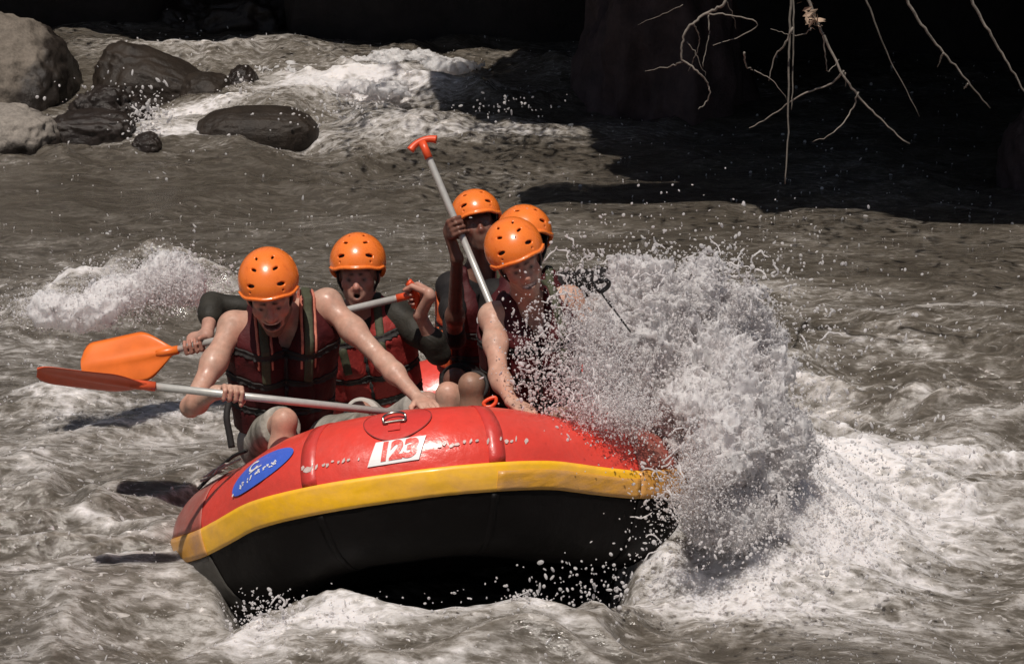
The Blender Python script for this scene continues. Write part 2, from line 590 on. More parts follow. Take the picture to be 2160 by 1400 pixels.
def river_height(x, y):
    """surface height and foam cover of the rapid at world x, y"""
    # strength of the chop
    amp = 0.55 + 0.45 * noise2(x * 0.35 + 3.1, y * 0.35 + 1.7)
    amp = amp + 0.7 * blob(x, y, 1850, 900, 1.4, 1.6) + 0.5 * blob(x, y, 250, 620, 0.9, 0.5) + 0.55 * blob(x, y, 760, 1360, 1.4, 0.45)
    amp = amp + 0.6 * blob(x, y, 800, 190, 2.2, 2.2) + 0.35 * blob(x, y, 60, 1150, 0.9, 1.0)
    amp = amp - 0.42 * blob(x, y, 330, 390, 2.2, 1.4) - 0.40 * blob(x, y, 1500, 380, 2.4, 1.6) - 0.25 * blob(x, y, 2000, 560, 1.2, 0.8)
    amp = np.clip(amp, 0.12, 1.7)
    wx = noise2(x * 0.9 + 7.3, y * 0.9 + 2.2) * 0.35
    wy = noise2(x * 0.9 - 4.3, y * 0.9 + 9.2) * 0.35
    X, Y = x + wx, y + wy
    r1 = 1 - np.abs(noise2(X * 0.55 + 0.3, Y * 0.95)) * 1.6
    r2 = 1 - np.sqrt(noise2(X * 1.2 + 5.3, Y * 2.2 + 1.1) ** 2 + 0.004) * 1.6
    r3 = 1 - np.sqrt(noise2(X * 2.4 + 2.7, Y * 4.8 + 8.1) ** 2 + 0.008) * 1.6
    n4 = noise2(X * 5.0 + 1.9, Y * 9.5)
    n5 = noise2(X * 11 + 4.4, Y * 19)
    n6 = noise2(X * 24, Y * 40 + 3.0)
    h = amp * (0.17 * (r1 - 0.55) + 0.095 * (r2 - 0.55) + 0.036 * (r3 - 0.55) + 0.011 * n4 + 0.005 * n5 + 0.002 * n6)
    bil = np.abs(noise2(X * 4.2 + 2, Y * 5.0)) * 0.6 + np.abs(noise2(X * 9.1, Y * 10.6 + 4)) * 0.3 + np.abs(noise2(X * 19, Y * 22)) * 0.14 - 0.28
    rough = bil
    # named swells
    hump = blob(x, y, 690, 1335, 0.34, 0.18) * 0.12 + blob(x, y, 1210, 1330, 0.34, 0.22) * 0.12 + blob(x, y, 950, 1350, 0.5, 0.2) * 0.05
    hump += blob(x, y, 1450, 1200, 0.34, 0.34) * 0.20 + blob(x, y, 1600, 1100, 0.60, 0.60) * 0.36 + blob(x, y, 1720, 1190, 0.5, 0.35) * 0.14 + blob(x, y, 1950, 1010, 0.7, 0.4) * 0.14
    lw = blob(x, y, 330, 640, 0.36, 0.22) * 0.34 + blob(x, y, 190, 670, 0.34, 0.20) * 0.22 + blob(x, y, 60, 690, 0.3, 0.16) * 0.12
    lw2 = blob(x, y, 480, 660, 0.32, 0.22) * 0.14 + blob(x, y, 130, 840, 0.26, 0.16) * 0.10
    up = blob(x, y, 640, 190, 0.7, 0.55) * 0.22 + blob(x, y, 860, 170, 0.8, 0.5) * 0.22 + blob(x, y, 1000, 300, 0.9, 0.35) * 0.12
    up += blob(x, y, 830, 255, 0.9, 0.5) * 0.10 + blob(x, y, 460, 110, 1.4, 0.7) * 0.20 + blob(x, y, 1190, 130, 0.9, 0.4) * 0.14
    sw = hump + lw + lw2 + up
    h = h - .16 * blob(x, y, 380, 1310, .40, .20) - .10 * blob(x, y, 500, 1345, .3, .14)
    up = up * .6
    sw = hump + lw + lw2 + up
    h = h + sw * (1 + 0.30 * (r3 - 0.4))
    # upstream the river stands a little higher (it drops through the rocks)
    h = h + 0.30 * sstep(7.5, 14.0, y)
    # foam: everywhere a little, more on crests, most in the named patches
    # foam streaks drawn out along the current (it bends towards the camera's right past the raft)
    fx = X + 0.35 * Y * sstep(0.2, 2.5, x) * sstep(4, 0, y)
    st1 = np.clip(1 - np.abs(noise2(fx * 0.75 + 4, Y * 2.6 + 0.5 * fx)) * 5.5, 0, 1) * sstep(-.25, .35, noise2(X * .5 + 8, Y * .8))
    st2 = np.clip(1 - np.abs(noise2(fx * 1.7 + 1, Y * 5.2 + .6 * fx + 3)) * 5.0, 0, 1) * sstep(-.2, .4, noise2(X * .9 + 2, Y * 1.3 + 7))
    st3 = np.clip(1 - np.abs(noise2(fx * 3.6 + 6, Y * 9.5 + 1)) * 4.5, 0, 1) * sstep(-.2, .4, noise2(X * 1.6 + 5, Y * 2.1 + 1))
    crest = np.clip((r2 - 0.62) * 1.6, 0, 1) * np.clip(amp, 0, 1.2)
    near = sstep(7.0, 2.0, y)
    foam = 0.06 + 0.075 * near + 0.22 * st1 * (.45 + .55 * near) + 0.20 * st2 * (.4 + .6 * near) + 0.14 * st3 * near + 0.34 * crest * (.35 + .65 * near) + 0.15 * noise2(x * 0.6 + 11, y * 0.9)
    for px, py, rx, ry, k in ((1600, 1010, .60, .70, .62), (1820, 1120, .75, .55, .50), (2060, 975, .50, .20, .55), (1700, 800, .45, .5, .34), (1560, 1190, .6, .35, .5), (1740, 1200, .5, .3, .3), (1500, 1280, .42, .22, .34), (1680, 1285, .6, .22, .32),
                              (1500, 600, .5, .35, .22), (1750, 610, .8, .22, .20), (2010, 650, .5, .12, .32), (1930, 1000, .6, .35, .28),
                              (660, 1345, .26, .12, .42), (540, 1385, .30, .15, .42), (930, 1330, .4, .18, .18), (1180, 1340, .30, .16, .24), (1400, 1290, .6, .2, .12),
                              (330, 610, .42, .22, .62), (170, 665, .36, .13, .62), (60, 690, .3, .12, .35), (480, 640, .4, .3, .36), (120, 845, .25, .12, .42), (60, 640, .3, .4, .12),
                              (150, 950, .8, .5, .14), (250, 1260, .7, .5, .18), (60, 1050, .5, .4, .16), (330, 930, .4, .3, .22), (430, 850, .4, .3, .2),
                              (650, 165, .8, .55, .62), (860, 170, 1.0, .5, .55), (760, 130, 1.1, .3, .25), (1240, 120, .5, .3, .3), (1010, 300, 1.0, .30, .48), (820, 260, .8, .4, .25),
                              (500, 288, .9, .14, .6), (420, 100, 1.2, .5, .50), (320, 250, .5, .35, .7), (600, 320, 1.6, .25, .14), (960, 380, .8, .5, .14),
                              (150, 350, 1.2, .06, .18), (900, 480, .9, .3, .08), (1250, 480, .5, .2, .25), (1080, 1150, 2.2, 1.6, .10), (350, 214, .75, .10, .4), (470, 214, .4, .10, .45), (240, 288, .5, .08, .4), (60, 310, .6, .08, .4), (310, 303, .3, .06, .4), (180, 240, .6, .2, .3)):
        foam = foam + k * blob(x, y, px, py, rx, ry)
    foam = foam - 0.10 * blob(x, y, 330, 390, 2.2, 1.2) - 0.16 * blob(x, y, 2050, 800, .5, .7) - 0.10 * blob(x, y, 1900, 600, .9, .6)
    foam = foam - 0.16 * blob(x, y, 1050, 215, .9, .6) - 0.12 * blob(x, y, 250, 720, .5, .1)
    h = h + 0.085 * np.clip(foam - 0.2, 0, 1) * bil
    return h, np.clip(foam, 0, 1)


def make_river():
    nr, nc = 580, 780
    inv = np.linspace(1 / 6.0, 1 / 36.0, nr)
    g = 1 / inv
    t = np.linspace(-0.36, 0.36, nc)
    y = (g - 10.6)[:, None] + 0 * t[None, :]
    x = g[:, None] * t[None, :]
    h, foam = river_height(x, y)
    # the hull presses the water down beneath it
    q = np.stack([x, y, 0 * x], -1) - R_O
    # plan coordinates in the raft's frame (projected along world z)
    det = RU[0] * RV[1] - RU[1] * RV[0]
    u = (q[..., 0] * RV[1] - q[..., 1] * RV[0]) / det
    v = (-q[..., 0] * RU[1] + q[..., 1] * RU[0]) / det
    inside = sstep(0.03, -0.27, np.maximum(np.abs(v) - R_W, np.abs(u) - 1.75))
    inside = inside * sstep(1.75, 1.1, u)
    h = h - 0.75 * inside
    V = np.stack([x, y, h], -1).reshape(-1, 3)
    i = np.arange(nr - 1)[:, None] * nc + np.arange(nc - 1)[None, :]
    Q = np.stack([i, i + 1, i + nc + 1, i + nc], -1).reshape(-1, 4)
    me = raw_mesh('water', V, Q, True, None, {'foam': foam.ravel()})
    o = link('water', me, MAT_RIVER)
    tag(o, 'brown white water river rushing round the raft and the boulders', None, None, 'structure')


make_river()
MAT_BED = simple('river_bed_mud', (0.06, 0.05, 0.038), 0.8, 0.4, 2.0)
mb = MB()
mb.add([(-60, -14, -0.95), (60, -14, -0.95), (60, 70, -0.95), (-60, 70, -0.95)], [(0, 1, 2, 3)])
tag(mb.build('river_bed', MAT_BED), 'muddy bed under the brown river', None, None, 'structure')


# ------------------------------------------------------------------ rocks
def rock_material(name, dry, wet, line=None, axis=(0, 0, 1), rough_wet=0.16, gloss=1.0):
    """two real surfaces: dry stone and wet stone, the border between them ragged. line = border height along axis (object space)"""
    m, nt, b = new_mat(name)
    v = coords(nt)
    n = noise_n(nt, v, 5.0, 8, 0.65)
    sp = noise_n(nt, v, 38.0, 5, 0.7)
    d = ramp(nt, n, [(0.3, tuple(c * 0.65 for c in dry)), (0.55, dry), (0.75, tuple(c * 1.3 for c in dry))])
    w = ramp(nt, n, [(0.3, tuple(c * 0.6 for c in wet)), (0.7, tuple(c * 1.4 for c in wet))])
    d2 = mix(nt, 0.45, d.outputs[0], ramp(nt, sp, [(0.35, tuple(c * 0.5 for c in dry)), (0.65, tuple(c * 1.4 for c in dry))]).outputs[0])
    if line is None:
        nt.links.new(w.outputs[0], b.inputs['Base Color'])
        b.inputs['Roughness'].default_value = rough_wet
    else:
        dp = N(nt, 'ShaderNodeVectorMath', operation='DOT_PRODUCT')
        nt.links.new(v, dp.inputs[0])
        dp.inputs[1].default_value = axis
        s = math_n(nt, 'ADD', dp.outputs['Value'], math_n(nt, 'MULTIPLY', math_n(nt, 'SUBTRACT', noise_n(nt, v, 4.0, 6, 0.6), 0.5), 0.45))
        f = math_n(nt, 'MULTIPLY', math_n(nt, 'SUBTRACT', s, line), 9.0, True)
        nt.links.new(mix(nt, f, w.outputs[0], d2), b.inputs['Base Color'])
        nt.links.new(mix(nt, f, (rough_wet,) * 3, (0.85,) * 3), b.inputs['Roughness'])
    b.inputs['Specular IOR Level'].default_value = 0.3
    bump(nt, b, math_n(nt, 'ADD', math_n(nt, 'MULTIPLY', n, 1.0), math_n(nt, 'MULTIPLY', sp, 0.35)), 0.55, 0.05)
    return m


def cube_sphere(n):
    a = np.tan(np.linspace(-1, 1, n + 1) * math.pi / 4)
    A, B = np.meshgrid(a, a, indexing='ij')
    O = np.ones_like(A)
    V, Q, off = [], [], 0
    for f in ((O, A, B), (-O, B, A), (B, O, A), (A, -O, B), (A, B, O), (B, A, -O)):
        p = np.stack(f, -1).reshape(-1, 3)
        V.append(p / np.linalg.norm(p, axis=1)[:, None])
        i = np.arange(n)[:, None] * (n + 1) + np.arange(n)[None, :]
        Q.append(np.stack([i, i + n + 1, i + n + 2, i + 1], -1).reshape(-1, 4) + off)
        off += (n + 1) ** 2
    return np.concatenate(V), np.concatenate(Q)


def rock(name, c, r, mat, seed, label=None, cat=None, group=None, kind=None, n=30, rough=0.16, rot=0.0, facet=0.10, parent=None, square=0.75, taper=0.0):
    V, Q = cube_sphere(n)
    s = seed * 13.7
    S = np.sign(V) * np.abs(V) ** square                     # blockier than a ball
    S = S / np.linalg.norm(S, axis=1)[:, None] ** 0.5
    f = lambda k: noise3(V[:, 0] * k + s, V[:, 1] * k - s, V[:, 2] * k + 2 * s)
    d = 1 + rough * f(1.3) + rough * 0.6 * (1 - 2 * np.abs(f(2.7))) * 0.6 + facet * 0.5 * f(5.5) + facet * 0.25 * f(12) + facet * 0.12 * f(26)
    W = S * d[:, None] * np.asarray(r)
    W[:, 2] *= 1 - taper * W[:, 0] / r[0]
    ca, sa = math.cos(rot), math.sin(rot)
    W = np.stack([W[:, 0] * ca - W[:, 1] * sa, W[:, 0] * sa + W[:, 1] * ca, W[:, 2]], -1)
    me = raw_mesh(name, W, Q, True)
    o = link(name, me, mat)
    o.location = [float(q) for q in c]
    return tag(o, label, cat, group, kind)


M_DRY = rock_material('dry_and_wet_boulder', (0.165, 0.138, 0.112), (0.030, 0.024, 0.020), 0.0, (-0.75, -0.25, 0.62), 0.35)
M_DRY2 = rock_material('pale_topped_rock', (0.25, 0.22, 0.19), (0.028, 0.022, 0.018), 0.10, (0, -0.2, 1.0), 0.3)
M_WET = rock_material('wet_black_rock', (0.1, 0.08, 0.07), (0.024, 0.018, 0.015), None, rough_wet=0.3)
M_WET2 = rock_material('wet_brown_rock', (0.1, 0.08, 0.07), (0.026, 0.019, 0.014), None, rough_wet=0.5)
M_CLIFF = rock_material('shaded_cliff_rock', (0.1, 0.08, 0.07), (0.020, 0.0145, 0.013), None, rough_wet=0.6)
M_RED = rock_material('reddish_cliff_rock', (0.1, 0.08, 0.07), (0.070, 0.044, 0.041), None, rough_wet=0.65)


def at_water(px, py, z=0.12):
    return G(px, py, z)


UPZ = 0.12
g = 'boulders at the left bank'


def place_rock(name, x0, x1, ytop, ybase, depth, mat, seed, label, **kw):
    """a rock whose waterline front shows at row ybase, its top at ytop, between columns x0 and x1"""
    b = G((x0 + x1) / 2, ybase, 0.10)
    d = proj(b)[2] + depth
    hw = (x1 - x0) / 2 * d / FPX
    top = P((x0 + x1) / 2, ytop, d)
    c = np.array([P((x0 + x1) / 2, ybase, d)[0], b[1] + depth, 0.02])
    hz = max(0.12, top[2] - 0.02)
    return rock(name, c, (hw, depth, hz), mat, seed, label, 'boulder', g, **kw)


place_rock('boulder', -170, 162, 34, 236, 0.85, M_DRY, 3, 'big pale dry boulder with a dark wet right side at the left edge', n=46, rough=0.13, facet=0.08)
place_rock('boulder', -110, 118, 222, 306, 0.40, M_DRY2, 5, 'low boulder with a pale top and black wet foot below the big pale one', n=34, rough=0.14)
place_rock('boulder', 92, 284, 232, 284, 0.28, M_WET, 8, 'low black wet boulder just right of the pale topped one', n=30)
place_rock('boulder', 150, 312, 186, 262, 0.30, M_WET, 12, 'glistening wet boulder with water streaming over it beside the big pale one', n=32, rough=0.25, facet=0.25)
place_rock('boulder', 205, 480, 112, 212, 0.45, M_WET2, 21, 'long smooth wet boulder like a whale back between two white chutes', n=38, rough=0.12, facet=0.07, rot=-0.12, taper=0.55)
place_rock('boulder', 380, 500, 150, 218, 0.30, M_WET2, 26, 'low wet tail rock at the right end of the whale backed boulder', n=28, rough=0.12, facet=0.05)
place_rock('boulder', 472, 552, 138, 206, 0.26, M_WET, 31, 'small black glinting boulder with white water behind it', n=28, rough=0.10)
place_rock('boulder', 415, 672, 226, 280, 0.30, M_WET2, 44, 'flat brown drowned boulder with foam along its foot', n=34, rough=0.08, facet=0.04, square=0.6)
place_rock('boulder', 278, 342, 281, 302, 0.14, M_WET, 47, 'tiny dark rock tip left of the flat drowned boulder', n=24)
place_rock('boulder', 575, 622, 192, 206, 0.12, M_WET, 52, 'tiny dark rock tip above the flat drowned boulder', n=24)
place_rock('boulder', 345, 642, -40, 112, 0.9, M_WET, 61, 'large black jagged boulder at the top of the picture', n=28, rough=0.28, facet=0.25)
place_rock('boulder', 200, 300, 50, 104, 0.3, M_WET, 66, 'dripping black boulder in the upper chute', n=28, rough=0.25, facet=0.25)
place_rock('boulder', 600, 800, -30, 96, 0.7, M_WET, 71, 'black wet boulder splashed white right of the jagged one', n=32, rough=0.25, facet=0.25)

place_rock('boulder', 640, 860, 18, 86, 0.5, M_WET, 76, 'dim black boulder against the far bank above the white drop', n=30, rough=0.22, facet=0.2)
place_rock('boulder', 880, 1130, 40, 98, 0.5, M_WET, 79, 'dim low black boulder at the far bank left of the reddish pillar', n=30, rough=0.2, facet=0.2)
place_rock('boulder', 120, 250, 8, 66, 0.4, M_WET, 83, 'dim black boulder at the top edge behind the big pale one', n=28, rough=0.22, facet=0.2)
place_rock('boulder', 1140, 1290, 62, 108, 0.4, M_WET, 87, 'small dim black rock at the foot of the reddish pillar', n=26, rough=0.22, facet=0.2)

# the overhanging gorge wall: in its own shade
def cliff(c, r, mat, seed, name='cliff', **kw):
    return rock(name, c, r, mat, seed, kind='structure', n=kw.pop('n', 30), rough=kw.pop('rough', 0.16), facet=0.14, square=kw.pop('square', 0.55), **kw)


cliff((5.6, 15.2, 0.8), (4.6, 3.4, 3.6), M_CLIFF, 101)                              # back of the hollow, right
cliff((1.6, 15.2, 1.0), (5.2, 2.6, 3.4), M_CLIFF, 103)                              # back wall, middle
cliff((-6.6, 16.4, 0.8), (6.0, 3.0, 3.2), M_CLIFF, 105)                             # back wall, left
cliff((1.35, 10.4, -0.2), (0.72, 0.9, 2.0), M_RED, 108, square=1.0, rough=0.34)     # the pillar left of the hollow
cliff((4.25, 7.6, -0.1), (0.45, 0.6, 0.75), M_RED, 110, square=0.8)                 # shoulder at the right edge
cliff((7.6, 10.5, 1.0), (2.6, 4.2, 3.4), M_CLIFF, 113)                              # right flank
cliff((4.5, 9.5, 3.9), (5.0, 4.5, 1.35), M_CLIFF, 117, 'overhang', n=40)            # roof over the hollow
cliff((0.9, 9.0, 3.6), (1.9, 1.25, 1.1), M_CLIFF, 119, 'overhang')                   # its unseen nose over the river, shaped for its shadow on the water
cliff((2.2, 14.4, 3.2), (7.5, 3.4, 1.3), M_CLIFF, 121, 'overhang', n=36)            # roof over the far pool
cliff((0.55, 5.75, 3.1), (0.9, 0.30, 0.25), M_CLIFF, 127, 'overhang', n=30)  # thin unseen slab added to throw a streak of shade on the water
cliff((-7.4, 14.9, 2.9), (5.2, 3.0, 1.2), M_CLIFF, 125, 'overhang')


# leafy brush added along the lip of the overhang, above the frame: it breaks up the edge of the shade
n = 16000
c0 = np.stack([RNG.uniform(-1.6, 8.5, n), RNG.normal(0, .80, n), 3.0 + 2.2 * RNG.random(n)], -1)
c0[:, 1] += 4.75 + .35 * np.sin(c0[:, 0] * 1.7) + 1.6 * sstep(1.6, -.6, c0[:, 0])
k = n // 4
c0[:k, 0], c0[:k, 1] = RNG.uniform(-1.9, .4, k), RNG.normal(8.3, .9, k)
k2 = n // 2
c0[k:k2, 0], c0[k:k2, 1] = RNG.uniform(-6, 4, k2 - k), RNG.normal(10.9, .5, k2 - k)
keepm = noise3(c0[:, 0] * 1.1, c0[:, 1] * 1.1, c0[:, 2] * 1.1) > -0.12
c0 = c0[keepm]
a1 = RNG.normal(size=c0.shape)
a1 /= np.linalg.norm(a1, axis=1)[:, None]
a2 = np.cross(a1, RNG.normal(size=c0.shape))
a2 /= np.linalg.norm(a2, axis=1)[:, None]
sz = RNG.uniform(.025, .065, (len(c0), 1))
LV = np.stack([c0 - a1 * sz, c0 + a2 * sz * .4, c0 + a1 * sz, c0 - a2 * sz * .4], 1).reshape(-1, 3)
o = link('shade_foliage', raw_mesh('shade_foliage', LV, np.arange(len(LV)).reshape(-1, 4), False), simple('brush_leaf', (0.05, 0.075, 0.025), 0.6, 0.4, 3.0))
tag(o, 'unseen leafy brush added to soften the shade along the lip of the dark overhang', 'shade_foliage', None, 'stuff')


# ------------------------------------------------------------------ bare twigs hanging in front of the dark hollow
M_TWIG = simple('dead_twig_bark', (0.18, 0.155, 0.13), 0.85, 0.35, 30.0, 0.3, 0.004)
M_VINE = simple('hanging_vine', (0.10, 0.085, 0.07), 0.8, 0.3, 30.0, 0.3, 0.004)


def twig(parent, name, pts, r0, r1, d0, d1, mat=M_TWIG, seed=0):
    rr = random.Random(seed + len(pts))
    n = len(pts)
    W = [P(x, y, d0 + (d1 - d0) * i / max(1, n - 1) + rr.uniform(-0.03, 0.03)) for i, (x, y) in enumerate(pts)]
    W = spline(W, 6)
    jit = np.array([[rr.gauss(0, 0.003) for _ in range(3)] for _ in W])
    W = W + jit
    return MB().tube(W, np.linspace(r0, r1, len(W)), 6).build(name, mat, parent)


def branch(label, main, subs, r, d0, d1, group='bare twigs hanging before the dark hollow', mat=M_TWIG):
    e = empty('bare_branch', P(main[0][0], main[0][1], d0), label, 'branch', group)
    twig(e, 'stem', main, r, r * 0.35, d0, d1, mat)
    for i, (pts, k) in enumerate(subs):
        twig(e, 'twig', pts, r * k, r * k * 0.4, d0 + (d1 - d0) * 0.5, d1 + 0.1 * (-1) ** i, mat, i + 3)
    return e


b1 = branch('long pale forked twig with a dead leaf cluster at its top',
            [(1690, -60), (1712, 20), (1745, 90), (1780, 160), (1812, 205), (1855, 250), (1917, 304)],
            [([(1780, 150), (1755, 175), (1690, 200), (1640, 235), (1580, 272)], 0.6), ([(1810, 195), (1795, 235), (1760, 280), (1712, 298)], 0.5),
             ([(1735, 70), (1742, 120), (1746, 152), (1770, 125)], 0.45), ([(1782, 155), (1784, 182)], 0.4), ([(1712, 60), (1690, 74), (1660, 72), (1625, 62)], 0.35)],
            0.0105, 13.0, 13.3)
lm = MB()
for k in range(26):
    a, b_ = random.gauss(0, 9), random.gauss(0, 16)
    c = P(1714 + a + b_ * 0.45, 34 + b_, 13.0 + random.uniform(-0.05, 0.05))
    ax = [unit(RNG.normal(size=3)) for _ in range(2)]
    ax.append(np.cross(ax[0], ax[1]))
    s = random.uniform(0.012, 0.028)
    lm.add([c - ax[0] * s * 1.6, c + ax[1] * s * 0.7, c + ax[0] * s * 1.6, c - ax[1] * s * 0.7 + np.asarray(ax[2]) * 0.008], [(0, 1, 2), (0, 2, 3)])
lo = lm.build('dead_leaves', simple('dead_leaf', (0.34, 0.24, 0.17), 0.8, 0.35), b1, smooth=False)
lo['kind'] = 'stuff'
branch('curly tangled twig that hooks round left of the long forked one',
       [(1540, -30), (1525, 10), (1490, 30), (1455, 55), (1438, 90), (1440, 125), (1470, 150), (1490, 172), (1497, 195), (1488, 218), (1474, 231)],
       [([(1440, 130), (1415, 140), (1362, 150)], 0.6), ([(1490, 30), (1540, 32), (1598, 50), (1560, 78), (1505, 95)], 0.6), ([(1462, 50), (1475, 75), (1470, 110), (1452, 150)], 0.5),
        ([(1494, 30), (1496, 70), (1488, 110), (1482, 140)], 0.5), ([(1530, 0), (1545, 30), (1552, 62)], 0.4), ([(1450, 88), (1470, 120), (1488, 160)], 0.4), ([(1440, 10), (1400, 30), (1345, 52)], 0.35)],
       0.0085, 13.1, 13.4)
branch('straight pale twig with two short spurs, left of the two straight ones',
       [(1888, -50), (1912, 0), (1950, 60), (1990, 112), (2040, 170), (2088, 228)], [([(1990, 112), (1984, 126), (1979, 141)], 0.6), ([(2042, 178), (2032, 188)], 0.5)], 0.0095, 12.8, 13.2)
branch('straight pale twig at the right edge, right of the one with spurs',
       [(2018, -50), (2048, 0), (2085, 65), (2120, 125), (2162, 196), (2200, 260)], [], 0.0095, 12.8, 13.2)
branch('thin brown knobby twig between the curly twig and the long forked one',
       [(1672, 60), (1655, 95), (1635, 120), (1622, 170)], [([(1570, 110), (1575, 140), (1590, 148)], 0.8), ([(1590, 148), (1630, 172), (1660, 210)], 0.4)], 0.0075, 13.1, 13.3)
branch('faint dark twig slanting behind the straight pale ones', [(1820, -20), (1850, 60), (1885, 140), (1940, 245)], [], 0.007, 14.0, 14.2, mat=M_VINE)
e = empty('hanging_vine', P(1668, -40, 13.2), 'thin straight dark vine hanging down in front of the dark hollow', 'vine', None)
twig(e, 'strand', [(1669, -40), (1666, 60), (1664, 160), (1662, 280), (1656, 388)], 0.008, 0.004, 13.2, 13.2, M_VINE)
twig(e, 'strand', [(1672, -40), (1674, 60), (1673, 160), (1670, 230)], 0.006, 0.003, 13.25, 13.25, M_VINE)


# ------------------------------------------------------------------ inflatable raft
def raft_loop():
    sb, sa = 0.50, 0.36
    c = [(R_L, -R_A), (R_L, R_A), (R_L - R_BD, R_W), (-R_L + sb, R_W), (-R_L, sa), (-R_L, -sa), (-R_L + sb, -R_W), (R_L - R_BD, -R_W)]
    c = np.array(c)
    out = []
    for i in range(8):
        p0, p1, p2 = c[i - 1], c[i], c[(i + 1) % 8]
        l0, l2 = np.linalg.norm(p0 - p1), np.linalg.norm(p2 - p1)
        A = p1 + (p0 - p1) / l0 * min(0.22, 0.45 * l0)
        B = p1 + (p2 - p1) / l2 * min(0.22, 0.45 * l2)
        for t in np.linspace(0, 1, 12):
            out.append((1 - t) ** 2 * A + 2 * t * (1 - t) * p1 + t * t * B)
    o = np.array(out)
    o = np.vstack([o, o[:1]])
    s = np.concatenate([[0], np.cumsum(np.linalg.norm(np.diff(o, axis=0), axis=1))])
    n = 300
    q = np.linspace(0, s[-1], n, endpoint=False)
    u, v = np.interp(q, s, o[:, 0]), np.interp(q, s, o[:, 1])
    for _ in range(2):
        u = (np.roll(u, 1) + 2 * u + np.roll(u, -1)) / 4
        v = (np.roll(v, 1) + 2 * v + np.roll(v, -1)) / 4
    return np.stack([u, v, rocker(u)], -1), s[-1]


RC, R_LEN = raft_loop()
RN = len(RC)
_t = np.roll(RC, -1, 0) - np.roll(RC, 1, 0)
_t /= np.linalg.norm(_t, axis=1)[:, None]
_n = np.cross(_t, np.array([0, 0, 1.0]))
_n /= np.linalg.norm(_n, axis=1)[:, None]
_n *= np.sign((_n * RC)[:, :2].sum(1))[:, None]
_b = np.cross(_n, _t)
_b *= np.sign(_b[:, 2:3])
RCW, RTW, RNW, RBW = RC @ RM + R_O, _t @ RM, _n @ RM, _b @ RM


def tube_at(s, phi, off=0.0):
    """points on the raft's tube: s metres along the loop, phi measured from the outward side towards the top"""
    s, phi = np.broadcast_arrays(np.asarray(s, float), np.asarray(phi, float))
    k = (s / R_LEN * RN) % RN
    i = np.floor(k).astype(int) % RN
    f = (k - np.floor(k))[..., None]
    j = (i + 1) % RN
    L = lambda A: A[i] * (1 - f) + A[j] * f
    r = np.asarray(R_RAD + off)[..., None]
    return L(RCW) + r * (L(RNW) * np.cos(phi)[..., None] + L(RBW) * np.sin(phi)[..., None])


_S, _PH = np.meshgrid(np.arange(RN) * R_LEN / RN, np.linspace(-1.4, 2.2, 120), indexing='ij')
_TQ = proj(tube_at(_S, _PH).reshape(-1, 3))


def find_tube(px, py):
    """where on the tube (s, phi) the photograph shows a pixel"""
    d = np.hypot(_TQ[:, 0] - px, _TQ[:, 1] - py) + (_TQ[:, 2] - 9) * 3.0
    i = int(np.argmin(d))
    return float(_S.ravel()[i]), float(_PH.ravel()[i])


def sweep(name, p0, p1, off, mat, parent, m, s0=None, s1=None, thick=0.0, belly=0.0):
    """strip of the tube's skin between two angles; the whole loop or only from s0 to s1"""
    loop = s0 is None
    ss = np.arange(RN) * R_LEN / RN if loop else np.linspace(s0, s1, max(3, int(abs(s1 - s0) / 0.02)))
    ph = np.linspace(p0, p1, m)
    A, B = np.meshgrid(ss, ph, indexing='ij')
    crease = 0.0030 * noise2(A * 5.0, B * 3.0) + 0.0022 * noise2(A * 13.0 + 3, B * 7.0) - 0.0030 * np.clip(1 - np.abs(noise2(A * 7 + 2 * B, B * 2.2)) * 9, 0, 1)
    V = tube_at(A, B, off + crease + belly * sstep(B0 - .05, -1.25, B) * sstep(-2.9, -1.9, B)).reshape(-1, 3)
    n = len(ss)
    i = np.arange(n if loop else n - 1)[:, None]
    j = np.arange(m - 1)[None, :]
    i2 = (i + 1) % n
    Q = np.stack([i * m + j, i2 * m + j, i2 * m + j + 1, i * m + j + 1], -1).reshape(-1, 4)
    o = link(name, raw_mesh(name, V, Q), mat, parent)
    if thick:
        s = o.modifiers.new('thickness', 'SOLIDIFY')
        s.thickness = thick
        s.offset = 0.0
    return o


def rubber(name, col, dirt, rough=0.27, amt=0.35, scale=3.0, seed=0.0, streak=(1, 1, 1), relief=0.28):
    m, nt, b = new_mat(name)
    v = coords(nt, streak)
    n = noise_n(nt, v, scale, 9, 0.7, 0.5)
    f = noise_n(nt, coords(nt), 30.0, 5, 0.6)
    r = ramp(nt, n, [(0.42, (0, 0, 0)), (0.72, (amt,) * 3)])
    c = mix(nt, r.outputs[0], col, dirt)
    c = mix(nt, 1.0, c, ramp(nt, f, [(0.3, (0.94,) * 3), (0.7, (1.05,) * 3)]).outputs[0], 'MULTIPLY')
    nt.links.new(c, b.inputs['Base Color'])
    nt.links.new(ramp(nt, n, [(0.3, (rough - 0.06,) * 3), (0.7, (rough + 0.22,) * 3)]).outputs[0], b.inputs['Roughness'])
    b.inputs['Coat Weight'].default_value = 0.25 if max(col) > 0.03 else 0.0
    b.inputs['Coat Roughness'].default_value = 0.18
    b.inputs['Specular IOR Level'].default_value = 0.5 if max(col) > 0.03 else 0.13
    bump(nt, b, math_n(nt, 'ADD', noise_n(nt, v, 9.0, 4, 0.5), math_n(nt, 'MULTIPLY', f, 0.4)), relief, 0.02)
    return m


